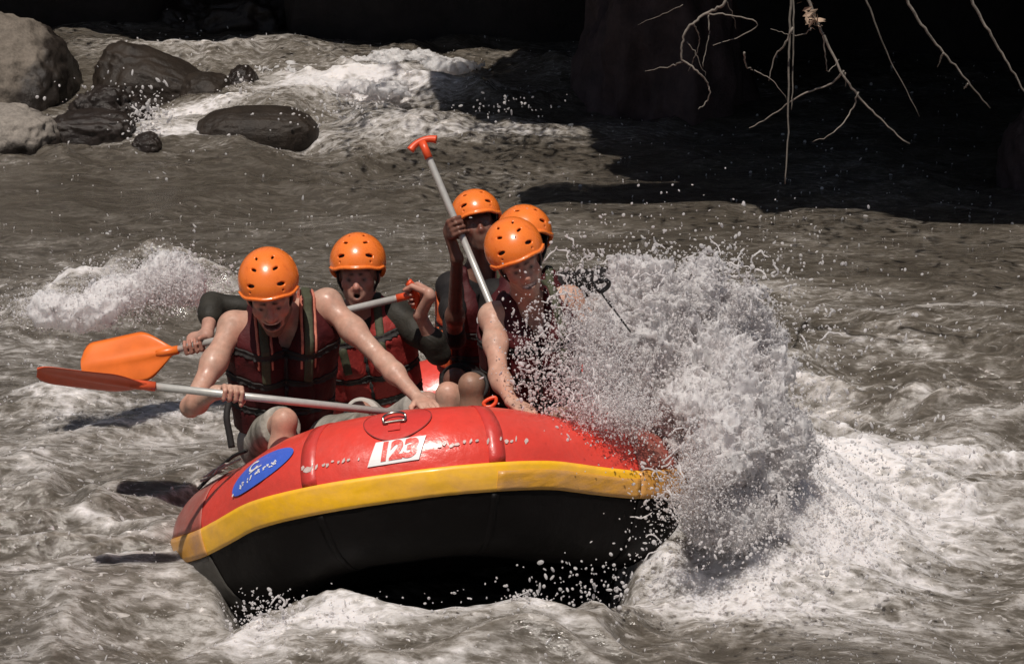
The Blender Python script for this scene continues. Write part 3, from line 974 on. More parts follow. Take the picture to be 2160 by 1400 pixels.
M_RED_RUB = rubber('wet_red_rubber', (0.72, 0.056, 0.036), (0.40, 0.06, 0.045))
M_RED_TAPE = rubber('red_seam_tape', (0.62, 0.046, 0.035), (0.36, 0.05, 0.04), 0.30)
M_WORN = rubber('scuffed_dull_red_rubber', (0.36, 0.085, 0.065), (0.26, 0.15, 0.12), 0.42, 0.75, 7.0)
M_YEL = rubber('yellow_rubber_band', (0.94, 0.50, 0.014), (0.66, 0.34, 0.14), 0.38, 0.55, 3.2, streak=(1, 1, 1.8), relief=0.10)
M_YEL_WORN = rubber('scuffed_yellow_band', (0.62, 0.30, 0.05), (0.40, 0.22, 0.16), 0.45, 0.9, 6.0)
M_BLACK = rubber('black_hull_rubber', (0.0050, 0.0040, 0.0038), (0.010, 0.008, 0.007), 0.45, 0.4, 4.0)
M_HULL_LIT = rubber('lit_grey_hull', (0.055, 0.05, 0.042), (0.03, 0.026, 0.022), 0.5, 0.8, 6.0)  # hull black lightened to grey, light painted into the colour
M_GREY_FLOOR = rubber('grey_raft_floor', (0.10, 0.095, 0.09), (0.06, 0.055, 0.05), 0.4, 0.6)
M_BLUE = simple('blue_badge', (0.055, 0.13, 0.60), 0.35, 0.10, 20, 0.05)
M_WHITE = simple('white_print', (0.78, 0.76, 0.74), 0.4, 0.06, 20, 0.05)
M_PRINT_GLINT = simple('faded_print_and_glint', (0.58, 0.44, 0.40), 0.35, 0.3, 40, 0.05)
M_STEEL = simple('steel', (0.42, 0.38, 0.33), 0.28, 0.1, 30, 0.05, metal=1.0)
M_BLACKWEB = simple('black_webbing', (0.014, 0.012, 0.011), 0.75, 0.3, 60, 0.3)
M_CORD = simple('pale_cord', (0.40, 0.36, 0.33), 0.8, 0.25, 60, 0.3)

raft = empty('inflatable_raft', rw(0, 0, -0.2), 'red inflatable raft with a yellow band and black underside, numbered 123, riding up a wave', 'raft')
B0, B1 = R_PHI - 0.215, R_PHI + 0.215
sweep('upper_tube', B1 - 0.01, 3.75, 0.0, M_RED_RUB, raft, 40)
sweep('rub_band', B0, B1, 0.0045, M_YEL, raft, 8, thick=0.004)
sweep('lower_tube', -2.6, B0 + 0.01, 0.0, M_BLACK, raft, 36, belly=0.075)


def loop_s(u, v):
    d = np.hypot(RC[:, 0] - u, RC[:, 1] - v)
    return float(np.argmin(d)) * R_LEN / RN


S_BOW = loop_s(R_L, 0.0)
for v_ in (-R_A, R_A):
    s_ = find_tube(654, 965)[0] if v_ < 0 else find_tube(1042, 905)[0]
    o = sweep('seam_tape', B1 + 0.004, 2.7, 0.0018, M_RED_TAPE, raft, 26, s_ - 0.022, s_ + 0.022, 0.002)
    sweep('hull_seam', -1.9, B0 - 0.01, 0.0015, M_BLACK, raft, 16, s_ - 0.012, s_ + 0.012, 0.002, 0.075)
for (xa, ya), (xb, yb) in (((352, 1150), (428, 1110)), ((1352, 985), (1450, 1010))):
    sa, _ = find_tube(xa, ya)
    sb, _ = find_tube(xb, yb)
    sweep('chafe_panel', B1 + 0.004, 2.5, 0.003, M_WORN, raft, 24, sa, sb, 0.003)
    sweep('chafe_band', B0 + 0.004, B1 - 0.004, 0.0075, M_YEL_WORN, raft, 6, sa, sb, 0.003)
    sweep('hull_end_panel', -1.3, B0 - 0.006, 0.003, M_HULL_LIT if xa < 500 else M_BLACK, raft, 18, sa, sb, 0.003, 0.075)  # the left end carries the painted light on the hull side
# long scuffed stretch of the band right of the middle
sa, _ = find_tube(1052, 1000)
sb, _ = find_tube(1345, 1030)
sweep('scuffed_band', B0 + 0.006, B1 - 0.13, 0.0072, rubber('rubbed_yellow_band', (0.64, 0.31, 0.03), (0.44, 0.24, 0.12), 0.42, 0.8, 5.0, streak=(1, 1, 3)), raft, 6, sa, sb, 0.003)

# floor between the tubes, seen dark from below at the bow
us = np.linspace(-R_L + 0.02, R_L - 0.02, 50)
vs = np.linspace(-1, 1, 25)
half = np.where(np.abs(us) < R_L - R_BD, R_W, R_W - (np.abs(us) - (R_L - R_BD)) / R_BD * (R_W - R_A))
FU, FV = np.meshgrid(us, vs, indexing='ij')
FVV = FV * half[:, None]
FW_ = rocker(FU) - 0.235 - 0.02 * np.abs(np.sin(FVV * math.pi / 0.16)) * (1 - np.abs(FV) ** 8)
V = rw(0, 0, 0) + np.stack([FU, FVV, FW_], -1).reshape(-1, 3) @ RM
i = np.arange(49)[:, None] * 25 + np.arange(24)[None, :]
Q = np.stack([i, i + 1, i + 26, i + 25], -1).reshape(-1, 4)
fl = link('floor', raw_mesh('floor', V, Q), M_BLACK, raft)
so = fl.modifiers.new('thickness', 'SOLIDIFY')
so.thickness = 0.012


def thwart(u, w, r, half_w):
    mb = MB()
    t = np.linspace(-half_w, half_w, 24)
    rr = r * np.clip(1 - (np.abs(t) / half_w) ** 10, 0.35, 1)
    mb.tube([rw(u, v, w) for v in t], rr, 24)
    return mb.build('thwart', M_RED_RUB, raft)


thwart(0.35, 0.06, 0.20, 0.72)
thwart(-0.55, 0.10, 0.21, 0.72)


def lay(name, polys, px, py, mat, parent, off, dx=1.0, dy=1.0, turn=0.0):
    """flat shapes (x along the tube to the photo's right, y up round the tube) laid on the tube where the photo shows (px, py)"""
    s0, p0 = find_tube(px, py)
    sgn = 1.0 if proj(tube_at(s0 + 0.02, p0))[0] > proj(tube_at(s0, p0))[0] else -1.0
    mb = MB()
    ca, sa = math.cos(turn), math.sin(turn)
    for vv, ff in polys:
        q = np.asarray(vv, float) * (dx, dy)
        q = np.stack([q[:, 0] * ca - q[:, 1] * sa, q[:, 0] * sa + q[:, 1] * ca], -1)
        W = tube_at(s0 + sgn * q[:, 0], p0 + q[:, 1] / R_RAD, off)
        mb.add(W, [f if sgn > 0 else tuple(reversed(f)) for f in ff])
    return mb.build(name, mat, parent, smooth=False)


def grid_shape(outline_fn, n=10, m=6):
    """patch from a function (a, b in 0..1) -> (x, y)"""
    vv = [outline_fn(i / n, j / m) for i in range(n + 1) for j in range(m + 1)]
    ff = [(i * (m + 1) + j, (i + 1) * (m + 1) + j, (i + 1) * (m + 1) + j + 1, i * (m + 1) + j + 1) for i in range(n) for j in range(m)]
    return vv, ff


def disc(rx, ry, r0=0.0, n=40, rings=4, cx=0, cy=0, a0=0.0, a1=2 * math.pi):
    vv, ff = [], []
    for k in range(rings + 1):
        r = r0 + (1 - r0) * k / rings
        for i in range(n + 1):
            a = a0 + (a1 - a0) * i / n
            vv.append((cx + rx * r * math.cos(a), cy + ry * r * math.sin(a)))
    for k in range(rings):
        for i in range(n):
            p = k * (n + 1) + i
            ff.append((p, p + n + 1, p + n + 2, p + 1))
    return vv, ff


def text_polys(s, size, shear=0.0, bold=0.0):
    cu = bpy.data.curves.new('number', 'FONT')
    cu.body = s
    cu.size = size
    cu.shear = shear
    cu.offset = bold
    cu.align_x = 'CENTER'
    cu.align_y = 'CENTER'
    cu.resolution_u = 6
    ob = bpy.data.objects.new('number', cu)
    COL.objects.link(ob)
    dg = bpy.context.evaluated_depsgraph_get()
    me = bpy.data.meshes.new_from_object(ob.evaluated_get(dg))
    bm = bmesh.new()
    bm.from_mesh(me)
    for k in range(-8, 9):                       # cut into narrow rows so the figures can follow the tube's curve
        y = k / 8 * size * 0.5
        bmesh.ops.bisect_plane(bm, geom=bm.verts[:] + bm.edges[:] + bm.faces[:], plane_co=(0, y, 0), plane_no=(0, 1, 0))
    bm.verts.index_update()
    vv = [(v.co.x, v.co.y) for v in bm.verts]
    ff = [tuple(v.index for v in p.verts) for p in bm.faces]
    bm.free()
    bpy.data.objects.remove(ob)
    return vv, ff


def strokes(lines, w):
    """pen strokes as thin ribbons"""
    out = []
    for ln in lines:
        p = np.asarray(ln, float)
        t = np.gradient(p, axis=0)
        t /= np.linalg.norm(t, axis=1)[:, None] + 1e-9
        nn = np.stack([-t[:, 1], t[:, 0]], -1) * w / 2
        vv = np.vstack([p + nn, p - nn])
        n = len(p)
        out.append((vv.tolist(), [(i, n + i, n + i + 1, i + 1) for i in range(n - 1)]))
    return out


# number plate 123
plate = lay('number_plate', [grid_shape(lambda a, b: ((a - 0.5) * 0.188 + (b - 0.5) * 0.040 * (1 - 0.3 * a), (b - 0.5) * 0.102), 14, 8)], 836, 951, M_WHITE, raft, 0.006, turn=0.02)
tn = lay('numerals', [text_polys('123', 0.102, 0.26, 0.0055)], 838, 950, M_RED_RUB, plate, 0.0085, dx=0.98, dy=1.05, turn=0.02)
# faded lettering either side, mixed with white flecks painted as sun glints
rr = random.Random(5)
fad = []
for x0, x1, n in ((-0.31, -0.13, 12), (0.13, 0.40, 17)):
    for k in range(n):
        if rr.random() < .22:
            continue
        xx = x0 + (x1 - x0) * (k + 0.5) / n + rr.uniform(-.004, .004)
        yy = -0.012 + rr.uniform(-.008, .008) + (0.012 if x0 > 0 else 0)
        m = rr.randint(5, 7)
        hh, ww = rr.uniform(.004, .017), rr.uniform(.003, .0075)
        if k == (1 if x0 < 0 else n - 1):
            hh, ww = .012, .017  # wider blotch, part print and part painted glint
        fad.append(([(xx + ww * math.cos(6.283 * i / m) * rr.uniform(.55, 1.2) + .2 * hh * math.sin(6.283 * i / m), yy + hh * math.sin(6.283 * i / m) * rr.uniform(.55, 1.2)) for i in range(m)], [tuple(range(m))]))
tag(lay('lettering_and_glints', fad, 838, 952, M_PRINT_GLINT, raft, 0.0045), kind='stuff')

# oval blue badge
badge = lay('badge', [disc(0.158, 0.070, n=48, rings=6)], 541, 996, M_BLUE, raft, 0.006, turn=0.33)
sym = [disc(0.030, 0.026, 0.62, 24, 2, -0.004, 0.032, 0.5, 5.6)]
lines = []
for k in range(9):
    x = -0.088 + k * 0.022
    y0 = -0.030
    hgt = 0.021
    for _ in range(3):
        xa, ya = x + rr.uniform(-.007, .007), y0 + rr.uniform(0, hgt)
        zig = [(xa, ya), (xa + rr.uniform(-.004, .004), ya + rr.uniform(-.012, .012)), (xa + rr.uniform(-.009, .009), ya + rr.uniform(-.006, .006))]
        lines.append(zig)
lines += [[(-0.03, 0.006), (0.0, 0.009), (0.034, 0.007)]]
tag(lay('badge_lettering', sym + strokes(lines, 0.0055), 541, 996, M_WHITE, badge, 0.0085, turn=0.33), kind='stuff')
lay('peeled_edge', [disc(0.008, 0.006, n=8, rings=1, cx=-0.150, cy=-0.022)], 541, 996, M_WHITE, badge, 0.0088, turn=0.33)

# D-ring on its round patch
patch = lay('ring_patch', [disc(0.125, 0.125, n=48, rings=8)], 833, 886, M_RED_TAPE, raft, 0.004)
s0, p0 = find_tube(833, 890)
lay('patch_rim', strokes([[(0.125 * math.cos(a), 0.125 * math.sin(a)) for a in np.linspace(0, 2 * math.pi, 60)]], 0.004), 833, 886,
    simple('glue_line', (0.30, 0.03, 0.025), 0.6, 0.2), patch, 0.0055)
ring = MB()
pts = []
for a in np.linspace(0, 2 * math.pi, 33):
    x, y = 0.045 * math.cos(a), 0.040 * math.sin(a)
    if y < -0.016:
        y = -0.016 - (y + 0.016) * 0.1
    pts.append(tube_at(s0 + x, p0 + (y * 0.9) / R_RAD, 0.014 + 0.012 * (y > 0)))
ring.tube(pts, 0.0055, 8, caps=False)
ring.build('d_ring', M_STEEL, patch)
lay('ring_strap', [grid_shape(lambda a, b: ((a - .5) * .05, (b - .5) * .05 - 0.035), 3, 3)], 833, 890, M_RED_TAPE, patch, 0.009)

# grab line and its buckle at the left quarter
gl = MB()
s1, q1 = find_tube(505, 985)
s2, q2 = find_tube(428, 1030)
gl.tube(spline([tube_at(s1, q1 + 0.25, 0.05), tube_at((s1 + s2) / 2, (q1 + q2) / 2 + 0.35, 0.06), tube_at(s2, q2 + 0.25, 0.03), tube_at(s2 + (s2 - s1) * 0.15, q2 + 0.0, 0.012)]), 0.0085, 8)
line = gl.build('grab_line', M_BLACKWEB, raft)
gl = MB()
gl.tube(spline([tube_at(s1, q1 + 0.10, 0.03), tube_at((s1 + s2) / 2, (q1 + q2) / 2 + 0.15, 0.035), tube_at(s2, q2 + 0.10, 0.025)]), 0.005, 8)
for k in range(4):
    t = 0.55 + 0.12 * k
    gl.tube([tube_at(s1 + (s2 - s1) * t, q1 + (q2 - q1) * t + a, 0.035 + 0.012 * math.sin(a * 9 + k)) for a in (0.0, 0.12, 0.24, 0.34)], 0.005, 6)
gl.build('cord', M_CORD, line)


# ------------------------------------------------------------------ people
M_SKIN = tinted('wet_skin', 0.52, 0.22, 70.0, 0.0, 0.20)
M_FACE_HAIR = None
M_STRAPB = simple('black_strap', (0.016, 0.013, 0.012), 0.7, 0.3, 60, 0.25)
M_OLIVE = simple('olive_strap', (0.050, 0.052, 0.026), 0.75, 0.25, 80, 0.25)
M_PLASTIC = simple('black_plastic', (0.012, 0.011, 0.011), 0.35, 0.2, 40, 0.05)


def cloth(name, a, b_, rough=0.75, scale=9.0, bs=0.35):
    m, nt, b = new_mat(name)
    v = coords(nt)
    n = noise_n(nt, v, scale, 6, 0.6, 0.6)
    nt.links.new(ramp(nt, n, [(0.38, a), (0.66, b_)]).outputs[0], b.inputs['Base Color'])
    b.inputs['Roughness'].default_value = rough
    b.inputs['Specular IOR Level'].default_value = 0.22
    h = math_n(nt, 'ADD', noise_n(nt, v, 16.0, 5, 0.6, 1.2), math_n(nt, 'MULTIPLY', noise_n(nt, v, 220.0, 2), 0.12))
    bump(nt, b, h, bs, 0.02)
    return m


M_VEST_A = cloth('maroon_vest_cloth', (0.040, 0.0065, 0.008), (0.075, 0.011, 0.012), 0.6)
M_VEST_B = cloth('red_vest_cloth', (0.20, 0.022, 0.020), (0.32, 0.038, 0.032), 0.55)
M_VEST_LIT = cloth('lit_orange_vest_edge', (0.55, 0.11, 0.03), (0.66, 0.15, 0.06), 0.65)
M_PIPING = simple('faded_orange_piping', (0.52, 0.17, 0.11), 0.7, 0.3, 30, 0.2)
M_RASH = cloth('dark_rash_shirt', (0.020, 0.018, 0.014), (0.038, 0.034, 0.027), 0.6)
M_BLACKCLOTH = cloth('black_cloth', (0.012, 0.010, 0.010), (0.020, 0.017, 0.016), 0.7)
M_SHORTS = cloth('grey_white_shorts', (0.10, 0.095, 0.075), (0.46, 0.43, 0.38), 0.8, 5.0)
M_SHORTS_D = cloth('dark_green_shorts', (0.045, 0.043, 0.034), (0.075, 0.07, 0.056), 0.8, 5.0)
M_SHORTS_L = cloth('pale_grey_shorts', (0.30, 0.28, 0.25), (0.50, 0.47, 0.43), 0.8, 5.0)

SKIN_A = (0.47, 0.29, 0.215)
SKIN_B = (0.42, 0.245, 0.185)
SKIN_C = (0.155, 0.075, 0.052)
HAIR = (0.030, 0.017, 0.011)
LIP = (0.30, 0.10, 0.085)
MOUTH = (0.075, 0.014, 0.012)
TEETH = (0.80, 0.76, 0.70)
EYE = (0.24, 0.20, 0.18)
IRIS = (0.015, 0.009, 0.006)


def frame(fwd, up):
    """rows: x (the head's own left seen from the front is photo right), y forward, z up"""
    f = unit(fwd)
    u = unit(np.asarray(up) - f * (np.asarray(up) @ f))
    x = np.cross(f, u)
    return np.stack([x, f, u])


def head(F, c, M, skin, s=1.0, mouth='smile', beard=None, turn=None):
    """one head: skull, jaw, cheeks, brow, nose, eyes, lips, teeth, ears; local axes in the rows of M"""
    L = lambda x, y, z: c + s * (x * M[0] + y * M[1] + z * M[2])
    dk = tuple(q * 0.9 for q in skin)
    red = (min(1, skin[0] * 1.02), skin[1] * 0.80, skin[2] * 0.78)
    F.ell(L(0, -.012, .035), M, np.array([.075, .094, .088]) * s, .02, skin)
    F.ell(L(0, .028, -.028), M, np.array([.062, .064, .085]) * s, .03, skin)
    F.cone(L(-.042, .000, -.065), L(-.012, .062, -.108), .026 * s, .020 * s, .03, beard or skin)
    F.cone(L(.042, .000, -.065), L(.012, .062, -.108), .026 * s, .020 * s, .03, beard or skin)
    F.ball(L(0, .066, -.110), .022 * s, .02, beard or skin)
    for q in (-1, 1):
        F.ball(L(q * .043, .062, -.022), .022 * s, .025, red)
        F.ell(L(q * .079, -.006, -.010), M, np.array([.012, .022, .032]) * s, .006, red)
    F.cone(L(-.044, .072, .024), L(.044, .072, .024), .014 * s, .014 * s, .02, skin)
    for q in (-1, 1):
        F.ball(L(q * .031, .096, .004), .0155 * s, .012, dk, 's')
        F.ball(L(q * .031, .0755, .003), .0128 * s, .002, EYE)
        F.ball(L(q * .031, .0850, .0025), .0062 * s, .001, IRIS)
        F.cone(L(q * .016, .085, .0105), L(q * .046, .077, .0085), .0058 * s, .0050 * s, .004, dk)
        F.cone(L(q * .016, .084, -.0065), L(q * .046, .076, -.0050), .0055 * s, .0050 * s, .004, dk)
        F.cone(L(q * .015, .088, .026), L(q * .047, .078, .024), .0058 * s, .0042 * s, .004, HAIR)
    F.cone(L(0, .084, .014), L(0, .106, -.024), .0095 * s, .0135 * s, .012, red)
    F.ball(L(0, .107, -.028), .0135 * s, .008, red)
    for q in (-1, 1):
        F.ball(L(q * .0145, .094, -.032), .0095 * s, .008, red)
        F.ball(L(q * .0075, .100, -.041), .0042 * s, .002, MOUTH, 's')
    zc = -.066
    if mouth == 'laugh':
        w, o = .036, .018
    elif mouth == 'smile':
        w, o = .033, .0105
    elif mouth == 'ooh':
        w, o = .015, .010
    else:
        w, o = .024, .003
    F.ball(L(0, .078, zc), .030 * s, .03, skin)
    # lips follow an arc; the corners lift when smiling
    lift = {'laugh': .012, 'smile': .010, 'ooh': 0, 'shut': -.002}[mouth]
    arc = [(x, .094 - 14 * x * x, 1) for x in np.linspace(-w, w, 7)]
    for up_ in (1, -1):
        pts = []
        for x, y, _ in arc:
            k = 1 - (x / w) ** 2
            pts.append(L(x, y, zc + up_ * (o + .004) * k + lift * (x / w) ** 2))
        for a, b in zip(pts[:-1], pts[1:]):
            F.cone(a, b, .0062 * s, .0062 * s, .005, LIP)
    if mouth != 'shut':
        F.ell(L(0, .090, zc + .002), M, np.array([w * .86, .026, o * .95]) * s, .004, MOUTH, 's')
        if mouth == 'smile':
            F.ell(L(0, .088, zc + .002), M, np.array([w * .84, .013, .0075]) * s, .002, TEETH)
        if mouth == 'laugh':
            F.ell(L(0, .090, zc + o * .60 + .001), M, np.array([w * .80, .012, .0095]) * s, .002, TEETH)
    if beard:
        for q in (-1, 1):
            F.ell(L(q * .048, .030, -.070), M, np.array([.026, .04, .036]) * s, 0, beard, 'paint')
        F.ell(L(0, .07, -.112), M, np.array([.045, .045, .032]) * s, 0, beard, 'paint')
        F.cone(L(-.024, .100, -.046), L(.024, .100, -.046), .007 * s, .007 * s, 0, beard, 'paint')


def grip(F, c, a, wrist, skin, rs=0.016, flip=1.0, s=1.0, glove=None):
    """a fist closed round a shaft that runs along a through c; the palm comes from the wrist"""
    a = unit(a)
    w = np.asarray(wrist) - c
    w = unit(w - a * (w @ a))
    b = np.cross(a, w) * flip
    sk = glove or skin
    red = (sk[0] * 0.98, sk[1] * 0.86, sk[2] * 0.84)
    wr = c + w * .085 * s + b * .012
    F.cone(wrist, wr, .027 * s, .025 * s, .02, sk)
    R = rs + .009
    fan = (-.034, -.0115, .0115, .033)
    ln = (0.92, 1.0, 1.03, 0.9)
    for o, l in zip(fan, ln):
        k = c + a * o * s + b * (R + .006) + w * .006
        F.cone(wr + a * o * .55 * s, k, .0165 * s, .0125 * s, .012, sk)
        p1 = c + a * o * 1.02 * s - w * (R + .003) * l + b * (R * .62)
        p2 = c + a * o * 1.02 * s - w * (R * .82) * l - b * (R * .72)
        p3 = c + a * o * .98 * s + w * .010 - b * (R + .001)
        F.cone(k, p1, .0112 * s, .0098 * s, .0035, sk)
        F.cone(p1, p2, .0098 * s, .0090 * s, .0025, red)
        F.cone(p2, p3, .0090 * s, .0078 * s, .0025, red)
    th0 = c + w * .055 * s + a * .026 * s
    th1 = c + w * .022 * s + a * .050 * s - b * (R * .7)
    th2 = c - w * .012 * s + a * .036 * s - b * (R + .012)
    F.cone(th0, th1, .0155 * s, .0125 * s, .010, sk)
    F.cone(th1, th2, .0120 * s, .0095 * s, .004, red)


def open_hand(F, wrist, d, n, skin, thumb=1.0, curl=0.35, s=1.0, spread=1.0):
    """a flat relaxed hand: d towards the fingers, n out of its back"""
    d = unit(d)
    n = unit(np.asarray(n) - d * (np.asarray(n) @ d))
    x = np.cross(d, n) * thumb
    red = (skin[0] * 0.98, skin[1] * 0.88, skin[2] * 0.86)
    for o, L, l in ((.031, .080, .9), (.0105, .086, 1.05), (-.0105, .083, 1.0), (-.030, .074, .8)):
        k = wrist + d * L * s + x * o * s
        F.cone(wrist + x * o * .5 * s + d * .008, k, .0165 * s, .0125 * s, .014, skin)
        q = unit(d + x * o * 3.2 * spread)
        p1 = k + (q * math.cos(curl * .5) - n * math.sin(curl * .5)) * .040 * l * s
        p2 = p1 + (q * math.cos(curl * 1.2) - n * math.sin(curl * 1.2)) * .026 * l * s
        p3 = p2 + (q * math.cos(curl * 1.7) - n * math.sin(curl * 1.7)) * .020 * l * s
        F.cone(k, p1, .0110 * s, .0095 * s, .004, skin)
        F.cone(p1, p2, .0094 * s, .0085 * s, .003, red)
        F.cone(p2, p3, .0085 * s, .0072 * s, .003, red)
    t0 = wrist + d * .022 * s + x * .022 * s
    t1 = t0 + (d * .55 + x * .75 - n * .25) * .044 * s
    t2 = t1 + (d * .85 + x * .35 - n * .2) * .030 * s
    F.cone(t0, t1, .0150 * s, .0118 * s, .010, skin)
    F.cone(t1, t2, .0116 * s, .0090 * s, .004, red)


def arm(F, sh, el, wr, skin, s=1.0, bulk=1.0, grow=0.0, stop=1.0):
    sh, el, wr = map(np.asarray, (sh, el, wr))
    F.ball(sh, .058 * s * bulk + grow, .05, skin)
    F.cone(sh, el, .052 * s * bulk + grow, .040 * s + grow, .03, skin)
    F.ball(sh * .55 + el * .45, .049 * s * bulk + grow, .05, skin)
    F.ball(el, .040 * s + grow, .02, skin)
    if stop <= 0:
        return
    F.cone(el, el + (wr - el) * stop, .042 * s + grow, (.042 - .0145 * stop) * s + grow, .02, skin)
    if stop > .28:
        F.ball(el * .72 + wr * .28, .0445 * s + grow, .04, skin)


def leg(F, hp, kn, an, skin, s=1.0):
    hp, kn, an = map(np.asarray, (hp, kn, an))
    F.cone(hp, kn, .088 * s, .053 * s, .03, skin)
    F.ball(kn, .048 * s, .02, skin)
    F.ell(kn + unit(kn - hp) * .020 * s + unit(kn - an) * .006, np.stack([unit(np.cross(kn - hp, an - kn)), unit(kn - hp), unit(np.cross(np.cross(kn - hp, an - kn), kn - hp))]), np.array([.030, .030, .036]) * s, .018, skin)
    sh = unit(an - kn)
    F.cone(kn, kn * .62 + an * .38, .052 * s, .057 * s, .02, skin)
    F.cone(kn * .62 + an * .38, an, .056 * s, .036 * s, .03, skin)


def torso(F, p, skin, grow=0.0, k=.06):
    hp, nk, sL, sR = p['hip'], p['neck'], p['shL'], p['shR']
    s = unit(sL - sR)
    for q, sh in ((1, sL), (-1, sR)):
        ch = nk * .45 + sh * .55 - (nk - hp) * 0.20
        F.cone(hp + s * q * .075, ch, .112 + grow, .118 + grow, k, skin)
    return s


HELMET = {}
M_HELMET = None


def helmet_mesh():
    """shell with vents, once; local axes x right, y forward, z up, origin in the skull's middle"""
    F = Field((-.17, -.19, -.12), (.17, .20, .19), 0.0042)
    I3 = np.eye(3)
    X, Y, Z = F.grids()
    F.ell((0, -.005, .035), I3, (.124, .146, .124), 0)
    out = F.D.copy()
    # flare towards the rim
    G2 = Field((-.17, -.19, -.12), (.17, .20, .19), 0.0042)
    G2.ell((0, -.005, .035), I3, (.113, .135, .113), 0)
    D = np.maximum(out, -G2.D)
    # lower edge: high at the brow, dropping over the ears and the nape
    edge = 0.022 - 0.062 * sstep(.055, -.03, Y) + 0.010 * sstep(.09, .14, Y) - 0.010 * sstep(.05, .12, np.abs(X))
    D = np.maximum(D, edge - Z)
    lip = np.maximum(np.abs(out - .0015) - .0065, np.abs(Z - edge - .006) - .0065)      # rolled rim
    lip = np.maximum(lip, (edge - .001) - Z)
    D = np.minimum(D, lip)
    V = Field((-.17, -.19, -.12), (.17, .20, .19), 0.0042)
    for q in (-1, 1):
        def slot(cx, cy, cz, rx, rz, sl):
            n = unit(np.array([cx / .124 ** 2, (cy + .005) / .146 ** 2, (cz - .035) / .124 ** 2]))
            t = unit(np.array([n[1], -n[0], 0]) * (1 if n[1] > 0 else -1))
            b = np.cross(n, t)
            b = b * np.sign(b[2] + 1e-9)
            t2 = t * math.cos(sl) + b * math.sin(sl)
            V.ell((cx, cy, cz), np.stack([t2, n, np.cross(t2, n)]), (rx, .03, rz), 0)
        for (az, elv, rx, rz, sl) in ((34, 24, .0185, .0080, -q * 0.32), (38, 54, .0150, .0058, 0.0), (68, 73, .0120, .0048, 0.0), (34, 11, .0044, .0044, 0), (115, 30, .018, .008, 0), (150, 45, .016, .007, 0)):
            a, e_ = D2R(az) * q, D2R(elv)
            slot(.124 * math.sin(a) * math.cos(e_), -.005 + .146 * math.cos(a) * math.cos(e_), .035 + .124 * math.sin(e_), rx, rz, sl)
    D = np.maximum(D, -V.D)
    Vv, Q, _ = F.nets(D.astype(np.float32))
    HELMET['shell'] = raw_mesh('helmet', Vv, Q)
    # dark padding inside
    F2 = Field((-.17, -.19, -.14), (.17, .20, .19), 0.009)
    X, Y, Z = F2.grids()
    F2.ell((0, -.005, .035), I3, (.1105, .1325, .1105), 0)
    H2 = Field((-.17, -.19, -.14), (.17, .20, .19), 0.009)
    H2.ell((0, -.005, .030), I3, (.096, .116, .098), 0)
    e2 = 0.026 - 0.075 * sstep(.065, -.02, Y) - .02 * sstep(.05, -.01, Y)
    Dp = np.maximum(np.maximum(F2.D, -H2.D), e2 - Z)
    Vv, Q, _ = F2.nets(Dp.astype(np.float32))
    HELMET['pad'] = raw_mesh('helmet_padding', Vv, Q)
    mb = MB()
    for q in (-1, 1):
        for y0, y1 in ((.045, .012), (-.055, -.01)):
            mb.tube(spline([(q * .088, y0, -.005), (q * .086, (y0 + y1) / 2, -.05), (q * .062, .03, -.098), (q * .02, .052, -.136)], 5), .0062, 6)
    mb.tube(spline([(-.024, .05, -.134), (0, .060, -.140), (.024, .05, -.134)], 4), .0085, 6)
    HELMET['strap'] = mb.mesh('chin_strap')


helmet_mesh()


def helmet_material():
    m, nt, b = new_mat('orange_helmet_shell')
    v = coords(nt)
    n = noise_n(nt, v, 18.0, 6, 0.7)
    nt.links.new(ramp(nt, n, [(0.25, (0.66, 0.13, 0.020)), (0.40, (0.86, 0.190, 0.026)), (0.70, (0.92, 0.220, 0.034)), (0.82, (0.92, 0.30, 0.09))]).outputs[0], b.inputs['Base Color'])
    nt.links.new(ramp(nt, noise_n(nt, v, 60.0, 5, 0.7), [(0.3, (0.20,) * 3), (0.7, (0.36,) * 3)]).outputs[0], b.inputs['Roughness'])
    b.inputs['Coat Weight'].default_value = 0.35
    b.inputs['Coat Roughness'].default_value = 0.12
    bump(nt, b, noise_n(nt, v, 140.0, 3, 0.6), 0.05, 0.002)
    return m


M_HELMET = helmet_material()


def put_helmet(parent, c, M, s):
    T = Matrix([[*(M[:, i] * s), float(c[i])] for i in range(3)] + [[0, 0, 0, 1]])
    inv = Matrix.Translation(-Vector(parent.location))
    h = None
    for name, key, mat, par in (('helmet', 'shell', M_HELMET, parent), ('helmet_padding', 'pad', M_PLASTIC, None), ('chin_strap', 'strap', M_STRAPB, None)):
        me = HELMET[key]
        if not me.materials:
            me.materials.append(mat)
        o = bpy.data.objects.new(name, me)
        COL.objects.link(o)
        if par is not None:
            o.parent = par
            o.matrix_parent_inverse = inv
            o.matrix_basis = T
            h = o
        else:
            o.parent = h
    return h


